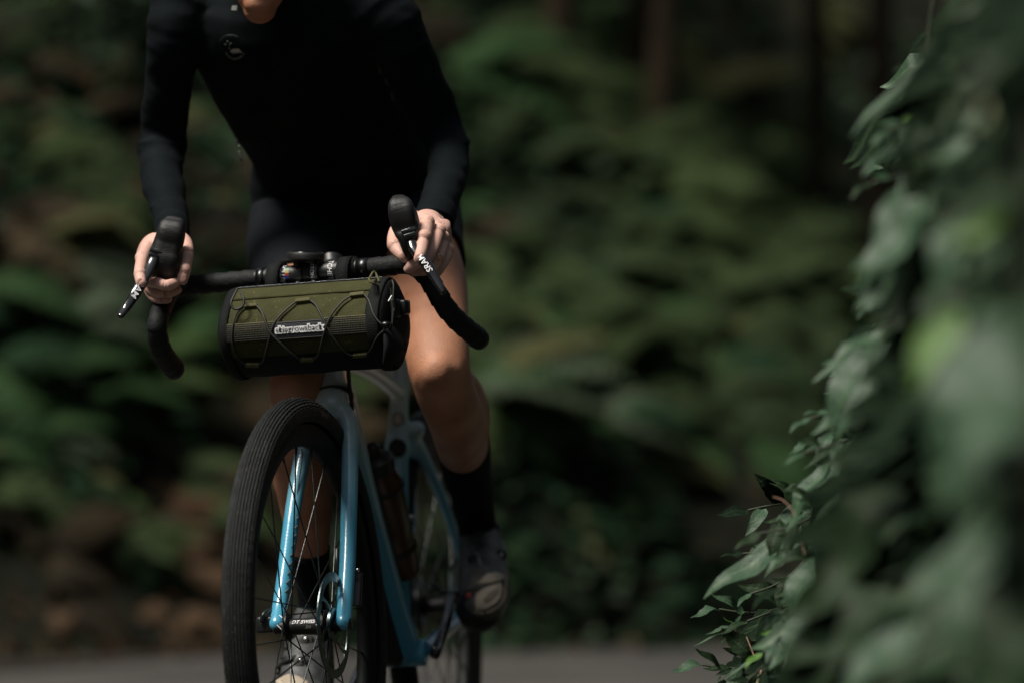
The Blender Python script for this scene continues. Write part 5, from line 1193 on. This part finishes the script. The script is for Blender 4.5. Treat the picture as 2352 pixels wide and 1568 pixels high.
HERO = [
 (2050, 800, 1905, 1000, 70, 4.85, g_, 0), (2075, 880, 1960, 1060, 76, 4.8, g_, 1), (2030, 760, 1880, 840, 46, 4.95, g_, 2), (2130, 520, 1950, 600, 90, 4.4, g_, 3), (2200, 480, 2010, 640, 120, 4.2, g_, 1), (1990, 1100, 1850, 1210, 60, 5.1, g_, 0), (2080, 1150, 1900, 1260, 70, 4.9, g_, 1), (2000, 1290, 1850, 1440, 76, 4.9, g_, 0), (1930, 1400, 1800, 1540, 64, 5.1, g_, 1), (2060, 1330, 1900, 1490, 84, 4.7, n_, 1), (2380, 150, 2210, 300, 90, 2.9, y_, 1),
 (1800, 1243, 1610, 1357, 62, 5.45, g_, 0), (1905, 1060, 1792, 1205, 56, 5.4, g_, 2), (1960, 1010, 1850, 1130, 60, 5.5, g_, 0), (1790, 1190, 1765, 1300, 40, 5.45, n_, 2),
 (1900, 1205, 1812, 1262, 34, 5.4, g_, 0), (1960, 1150, 1880, 1240, 54, 5.3, g_, 0), (1985, 1185, 1900, 1215, 30, 5.3, g_, 2), (1890, 1280, 1800, 1400, 70, 5.25, g_, 1), (1880, 1330, 1800, 1380, 60, 5.3, d_, 1),
 (2035, 775, 1862, 868, 36, 5.0, g_, 0), (2000, 745, 1935, 795, 30, 5.0, d_, 2), (2045, 790, 1885, 960, 96, 4.9, g_, 1), (2040, 860, 1930, 965, 80, 4.9, g_, 3), (1985, 920, 1858, 985, 40, 5.1, g_, 2), (2030, 930, 1935, 1040, 60, 5.0, g_, 0),
 (1935, 985, 1843, 1030, 22, 5.3, g_, 4), (1945, 1010, 1840, 1070, 24, 5.4, n_, 2), (2000, 985, 1950, 1010, 16, 5.5, b_, 4), (1990, 1030, 1940, 1045, 16, 5.5, b_, 4), (1995, 1060, 1955, 1075, 18, 5.5, g_, 4),
 (2180, 420, 1990, 560, 110, 4.2, g_, 1), (2120, 460, 1960, 650, 90, 4.1, g_, 0), (2260, 330, 2120, 470, 60, 3.8, d_, 1), (2352, 300, 2200, 460, 120, 3.2, d_, 1), (2380, 420, 2260, 560, 120, 3.0, d_, 3),
 (2380, 0, 2230, 150, 34, 3.3, n_, 0), (2400, 90, 2200, 250, 30, 3.2, g_, 2), (2300, -40, 2200, 90, 30, 3.6, n_, 0), (2400, 1130, 2280, 1250, 120, 3.0, d_, 1), (2250, 1060, 2150, 1180, 80, 3.3, d_, 1),
 (2215, 450, 1975, 600, 150, 4.4, g_, 1), (2110, 560, 1960, 700, 90, 4.4, g_, 3), (2200, 600, 2060, 760, 100, 4.2, n_, 1), (2090, 730, 2010, 780, 34, 4.8, n_, 0), (2300, 470, 2130, 640, 140, 3.6, g_, 1), (2240, 640, 2110, 760, 110, 3.8, n_, 1),
 (2145, 125, 1945, 305, 40, 4.7, g_, 0), (2120, 190, 1985, 270, 34, 4.8, n_, 2), (2100, 250, 2035, 290, 44, 4.8, b_, 3), (2170, 240, 2115, 300, 52, 4.8, y_, 1), (2080, 330, 1975, 392, 40, 4.7, g_, 1), (2110, 350, 2085, 370, 18, 4.7, g_, 1),
 (2200, 100, 2080, 170, 26, 4.7, n_, 0), (2190, 40, 2140, 110, 26, 4.8, n_, 0), (2150, 400, 2240, 350, 60, 5.0, n_, 1), (2220, 300, 2150, 345, 30, 5.0, n_, 4), (2180, 420, 2110, 450, 40, 5.0, n_, 4),
 (2390, 100, 2180, 260, 80, 2.6, y_, 1), (2420, 210, 2230, 290, 60, 2.9, y_, 3), (2380, 20, 2200, 210, 44, 2.9, n_, 0), (2380, 60, 2190, 200, 40, 3.0, g_, 2), (2420, 440, 2260, 600, 60, 3.2, n_, 0),
 (2420, 700, 2060, 1080, 280, 2.35, g_, 1), (2440, 820, 2120, 1010, 200, 2.2, g_, 3), (2160, 720, 2040, 880, 80, 3.1, b_, 1), (2440, 520, 2200, 700, 120, 2.9, n_, 1), (2380, 960, 2110, 1130, 160, 2.5, g_, 1),
 (2420, 1060, 2080, 1340, 150, 2.6, g_, 0), (2260, 1180, 1990, 1400, 100, 3.4, g_, 0), (2140, 1270, 1830, 1500, 86, 4.2, g_, 0), (2440, 1240, 2140, 1560, 200, 2.5, n_, 1), (2210, 1390, 1930, 1600, 100, 3.3, n_, 0),
 (2100, 1210, 1960, 1330, 70, 4.5, n_, 1), (2060, 1150, 1930, 1260, 60, 4.8, n_, 0), (2400, 1390, 2160, 1640, 170, 2.4, n_, 3), (2300, 1280, 2100, 1480, 130, 2.8, g_, 1), (2120, 1440, 1920, 1590, 90, 3.8, g_, 1),
 (2020, 1380, 1870, 1460, 60, 4.8, g_, 1), (1960, 1420, 1850, 1530, 54, 5.0, g_, 0), (1870, 1400, 1790, 1500, 56, 5.2, g_, 1), (1830, 1440, 1760, 1530, 46, 5.3, g_, 3), (2070, 1100, 1960, 1180, 60, 4.7, d_, 1),
]
for h in HERO:
    if h[5] < 3.5: h = (h[0]+45, h[1], h[2]+55, *h[3:])
    L_(h[0], h[1], h[2], h[3], h[4]*1.25, max(h[5], 2.0+h[5]*.42), h[6], h[7])
n = 0
while n < 520:
    y = rl.uniform(-60, 1660); xo = outx(y); u = rl.random(); x = xo+(2440-xo)*u+30
    if x < xo+420 and noise.noise(V((x/75, y/60, 2))) > .16: n += 1; continue
    Y = max(3.1, 5.7-2.6*(max(0, (x-xo))/(2352-xo))**1.2+rl.uniform(-.2, 1.0)); k = which(x, y, Y)
    if cnt[k] > 280: n += 1; continue
    L = rl.uniform(.09, .165)*F/Y; a = R(rl.gauss(222, 24)); dx, dy = math.cos(a)*L, -math.sin(a)*L
    m = rl.choices([g_, n_, d_, b_, y_], [.20, .28, .48, .02, .02])[0]
    if y < 450 or 950 < y < 1250 and x > 2150: m = rl.choice([d_, d_, d_, n_, g_])  # mostly the dark leaf colour here, painting the shaded interior
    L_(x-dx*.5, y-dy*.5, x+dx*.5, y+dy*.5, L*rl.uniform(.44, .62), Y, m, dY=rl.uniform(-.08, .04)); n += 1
for _ in range(70):      # broad leaves between the sharp edge and the blurred mass
    y = rl.uniform(540, 1600); x = outx(y)+rl.uniform(130, 400); Y = rl.uniform(3.9, 5.0); k = 'middle' if y < 1060 else 'lower'
    L = rl.uniform(.09, .15)*F/Y; a = R(rl.gauss(220, 18)); dx, dy = math.cos(a)*L, -math.sin(a)*L
    L_(x-dx*.5, y-dy*.5, x+dx*.5, y+dy*.5, L*rl.uniform(.4, .55), Y, rl.choices([g_, n_, d_], [.26, .38, .36])[0], par=k)
# inner leaves closing the shrub behind, its interior shade put into their dark colour
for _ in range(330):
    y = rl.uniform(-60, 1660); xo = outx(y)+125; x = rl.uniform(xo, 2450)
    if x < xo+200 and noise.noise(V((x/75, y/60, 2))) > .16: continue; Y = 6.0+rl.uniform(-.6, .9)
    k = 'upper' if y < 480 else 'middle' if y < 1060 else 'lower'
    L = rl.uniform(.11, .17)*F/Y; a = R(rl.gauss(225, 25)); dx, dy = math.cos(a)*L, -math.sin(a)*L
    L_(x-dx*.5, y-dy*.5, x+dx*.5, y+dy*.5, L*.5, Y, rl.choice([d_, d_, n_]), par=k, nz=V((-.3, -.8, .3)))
def spray(x0, y0, x1, y1, Y, n_leaf, ln, mats, key):
    dx, dy = x1-x0, y1-y0; L0 = math.hypot(dx, dy); ang = math.atan2(-dy, dx); bend = rl.uniform(-.12, .12)*L0
    pt = lambda t: (x0+dx*t-dy/L0*bend*math.sin(math.pi*t), y0+dy*t+dx/L0*bend*math.sin(math.pi*t))
    obj('stem', MB().tube([P(*pt(t), Y+.012) for t in (0, .25, .5, .75, 1)], .0016, seg=6, n=3), stemm, shr[key])
    for i in range(n_leaf):
        t = .12+.88*i/(n_leaf-1); x, y = pt(t); sd_ = (1 if i % 2 else -1) if i < n_leaf-1 else 0; a = ang+sd_*R(rl.uniform(28, 55)); l = ln*(1.1-.45*t)*rl.uniform(.85, 1.15)
        L_(x, y, x+math.cos(a)*l, y-math.sin(a)*l, l*rl.uniform(.42, .58), Y+rl.uniform(-.03, .03), rl.choice(mats), par=key)
stemm = M('green_stem', (.02, .03, .012), .6, vs=20, bump=.3); twig = M('dry_twig', (.22, .13, .09), .8, vs=30, bump=.3)
for a in ((2230, 30, 2085, 170, 4.8, 6, 84, [n_, d_, g_], 'upper'), (2250, 150, 2040, 300, 4.7, 6, 90, [n_, g_, d_], 'upper'), (2200, 300, 2000, 420, 4.8, 6, 86, [d_, n_, g_], 'upper'), (2260, 380, 2060, 560, 4.6, 6, 96, [g_, n_, d_], 'upper'),
          (2230, 560, 2010, 700, 5.1, 9, 90, [g_, n_, g_], 'middle'), (2160, 640, 2000, 770, 5.3, 7, 62, [n_, d_], 'middle'), (2120, 740, 1910, 850, 5.3, 6, 92, [g_, n_], 'middle'), (2080, 850, 1862, 960, 5.3, 6, 92, [g_, g_, n_], 'middle'),
          (2080, 930, 1845, 1040, 5.2, 6, 80, [n_, g_], 'middle'), (2080, 1040, 1850, 1180, 5.3, 6, 88, [g_, n_, d_], 'lower'), (2030, 1130, 1810, 1270, 5.35, 6, 88, [n_, g_, d_], 'lower'), (2000, 1250, 1800, 1400, 5.3, 6, 84, [g_, n_, d_], 'lower'),
          (1960, 1360, 1750, 1500, 5.4, 7, 74, [n_, g_, b_], 'lower'), (1900, 1450, 1720, 1560, 5.5, 8, 46, [n_, g_, d_], 'lower'), (2050, 1480, 1850, 1600, 5.2, 6, 80, [n_, d_, g_], 'lower'), (2300, 60, 2180, 260, 4.0, 7, 90, [n_, d_], 'upper'), (2330, 250, 2180, 430, 3.9, 7, 90, [d_, n_], 'upper')): spray(*a)
for _ in range(46):
    y = rl.uniform(1010, 1600); x0 = outx(y)+rl.uniform(60, 330); Y = rl.uniform(5.3, 6.0); a = R(rl.gauss(215, 16)); ln = rl.uniform(110, 200)
    spray(x0, y-40, x0+math.cos(a)*ln, y-40-math.sin(a)*ln, Y, rl.randrange(3, 6), rl.uniform(62, 118), rl.choice([[g_, n_], [n_, d_], [g_, n_, d_], [g_, g_, n_]]), 'lower')
for _ in range(9):
    y = rl.uniform(720, 1010); x0 = outx(y)+rl.uniform(110, 300); Y = rl.uniform(5.3, 5.9); a = R(rl.gauss(215, 16)); ln = rl.uniform(90, 160)
    spray(x0, y-40, x0+math.cos(a)*ln, y-40-math.sin(a)*ln, Y, rl.randrange(3, 6), rl.uniform(70, 120), rl.choice([[g_, n_], [n_, d_], [g_, g_, n_]]), 'middle')
for k, pts_ in (('upper', [(2160, -80), (2135, 60), (2125, 160), (2150, 330), (2130, 470)]), ('upper', [(2230, -80), (2190, 100), (2185, 260), (2210, 400)]), ('middle', [(2330, 400), (2200, 520), (2120, 660), (2060, 780), (2030, 900)]), ('middle', [(2010, 1010), (1975, 980), (1925, 930)]),
                ('middle', [(2300, 700), (2160, 820), (2060, 960), (1990, 1060)]), ('lower', [(2200, 1000), (2050, 1100), (1920, 1190), (1800, 1243)]), ('lower', [(2250, 1600), (2080, 1400), (1960, 1290), (1890, 1230)]), ('lower', [(2060, 1640), (1960, 1500), (1900, 1400)])):
    Yb = {'upper': 4.95, 'middle': 4.9, 'lower': 5.3}[k]; w = 7 if k != 'upper' else 11
    obj('stem', MB().tube([P(x, y, Yb+.06) for x, y in pts_], w*.5*Yb/F, seg=8), stemm, shr[k])
for k, (x, Y) in (('near', (2420, 2.5)), ('nearlow', (2430, 2.3)), ('near', (2500, 3.0))):
    obj('stem', MB().tube([P(x+20, 1800, Y), P(x, 1300, Y), P(x-40, 800, Y), P(x-20, 300, Y)], .006, seg=8), stemm, shr[k])
for k in ('upper', 'middle', 'lower'):     # rooted main stems
    Yb = {'upper': 5.6, 'middle': 5.5, 'lower': 5.6}[k]; x = {'upper': 2500, 'middle': 2470, 'lower': 2420}[k]; b = P(x, 1500, Yb); b.z = 0
    obj('stem', MB().tube([b, P(x-20, 1200, Yb), P(x-90, 700, Yb), P(x-200, 200 if k == 'upper' else 600, Yb-.2)], .008, seg=8), stemm, shr[k])
# sharp little plants and dry stalks at the lower edge
def weed(x0, y0, top, Y, leaves, label, name='weed'):
    b = P(*x0 if isinstance(x0, tuple) else (x0, y0), Y); t = thing(name, (b.x, b.y, 0), label, 'weed', 'small weeds at the roadside'); b0_ = V((b.x+.01, b.y, 0))
    obj('stem', MB().tube([b0_, b, P(*top, Y)], .0022, seg=6), stemm, t)
    for (ax_, ay, bx_, by, w, m, v) in leaves:
        put_leaf(t, P(ax_, ay, Y-.01), P(bx_, by, Y-.03), w*Y/F, v, m, V((-.3, -.6, .7))+V((rl.uniform(-.4, .4), 0, rl.uniform(-.3, .3))))
weed(1708, 1540, (1688, 1440), 5.75, [(1690, 1440, 1662, 1410, 16, b_, 4), (1690, 1436, 1700, 1405, 14, g_, 4), (1682, 1437, 1620, 1452, 15, g_, 4), (1680, 1447, 1590, 1480, 12, g_, 2), (1660, 1450, 1690, 1492, 15, n_, 4), (1700, 1450, 1770, 1425, 8, n_, 2), (1700, 1480, 1680, 1520, 10, d_, 2), (1676, 1452, 1650, 1480, 12, n_, 4)], 'small serrated weed with one bright green leaf at its top, over the road edge')
weed(1760, 1600, (1745, 1500), 5.65, [(1800, 1408, 1765, 1418, 14, g_, 2), (1790, 1455, 1730, 1466, 14, g_, 2), (1745, 1510, 1650, 1560, 14, g_, 4), (1760, 1530, 1680, 1575, 12, n_, 2), (1760, 1520, 1790, 1500, 14, b_, 4), (1740, 1540, 1700, 1590, 12, n_, 4), (1770, 1560, 1720, 1590, 14, g_, 4), (1790, 1530, 1850, 1500, 14, b_, 4)], 'low serrated weed with drooping grey leaves in the bottom tangle')
tl = random.Random(21)
for j, lab in enumerate(('fine leafed weed in the bottom tangle left of the broad near leaf', 'fine leafed weed low behind the bright tipped one', 'fine leafed weed seen through the gap between broad leaves')):
    cx, cy = ((1790, 1500), (1850, 1540), (2010, 1440))[j]; ls = []
    for i in range(34):
        x = cx+tl.gauss(0, 45); y = cy+tl.gauss(0, 38); a = R(tl.uniform(150, 300)); L = tl.uniform(26, 52); ls.append((x, y, x+math.cos(a)*L, y-math.sin(a)*L, L*.28, tl.choice([g_, n_, n_, d_, b_ if tl.random() < .3 else n_]), 4 if i % 2 else 2))
    weed(cx+20, cy+80, (cx, cy-30), 5.85-j*.1, ls, lab)
def stalk(pts_, Y, r, label):
    b = P(*pts_[0], Y); t = obj('stalk', MB().tube([P(x, y, Y+.02*i) for i, (x, y) in enumerate(pts_)], r, seg=6), twig)
    tag(t, label, 'stalk', 'dry stalks in the shrub')
stalk([(1848, 1272), (1835, 1225), (1822, 1175), (1798, 1148), (1776, 1140)], 5.25, .0007, 'thin pinkish dry stalk curling above the long pointed leaf')
stalk([(1740, 1570), (1752, 1530), (1765, 1500), (1768, 1490)], 5.6, .0016, 'tan dry stalk sticking up from the bottom weeds')
stalk([(1758, 1568), (1738, 1520), (1722, 1480), (1715, 1462)], 5.62, .0009, 'hair thin dry stalk beside the tan one')
stalk([(1872, 1348), (1890, 1325), (1905, 1305)], 5.2, .0018, 'short brown dry stalk in the dark gap of leaves')
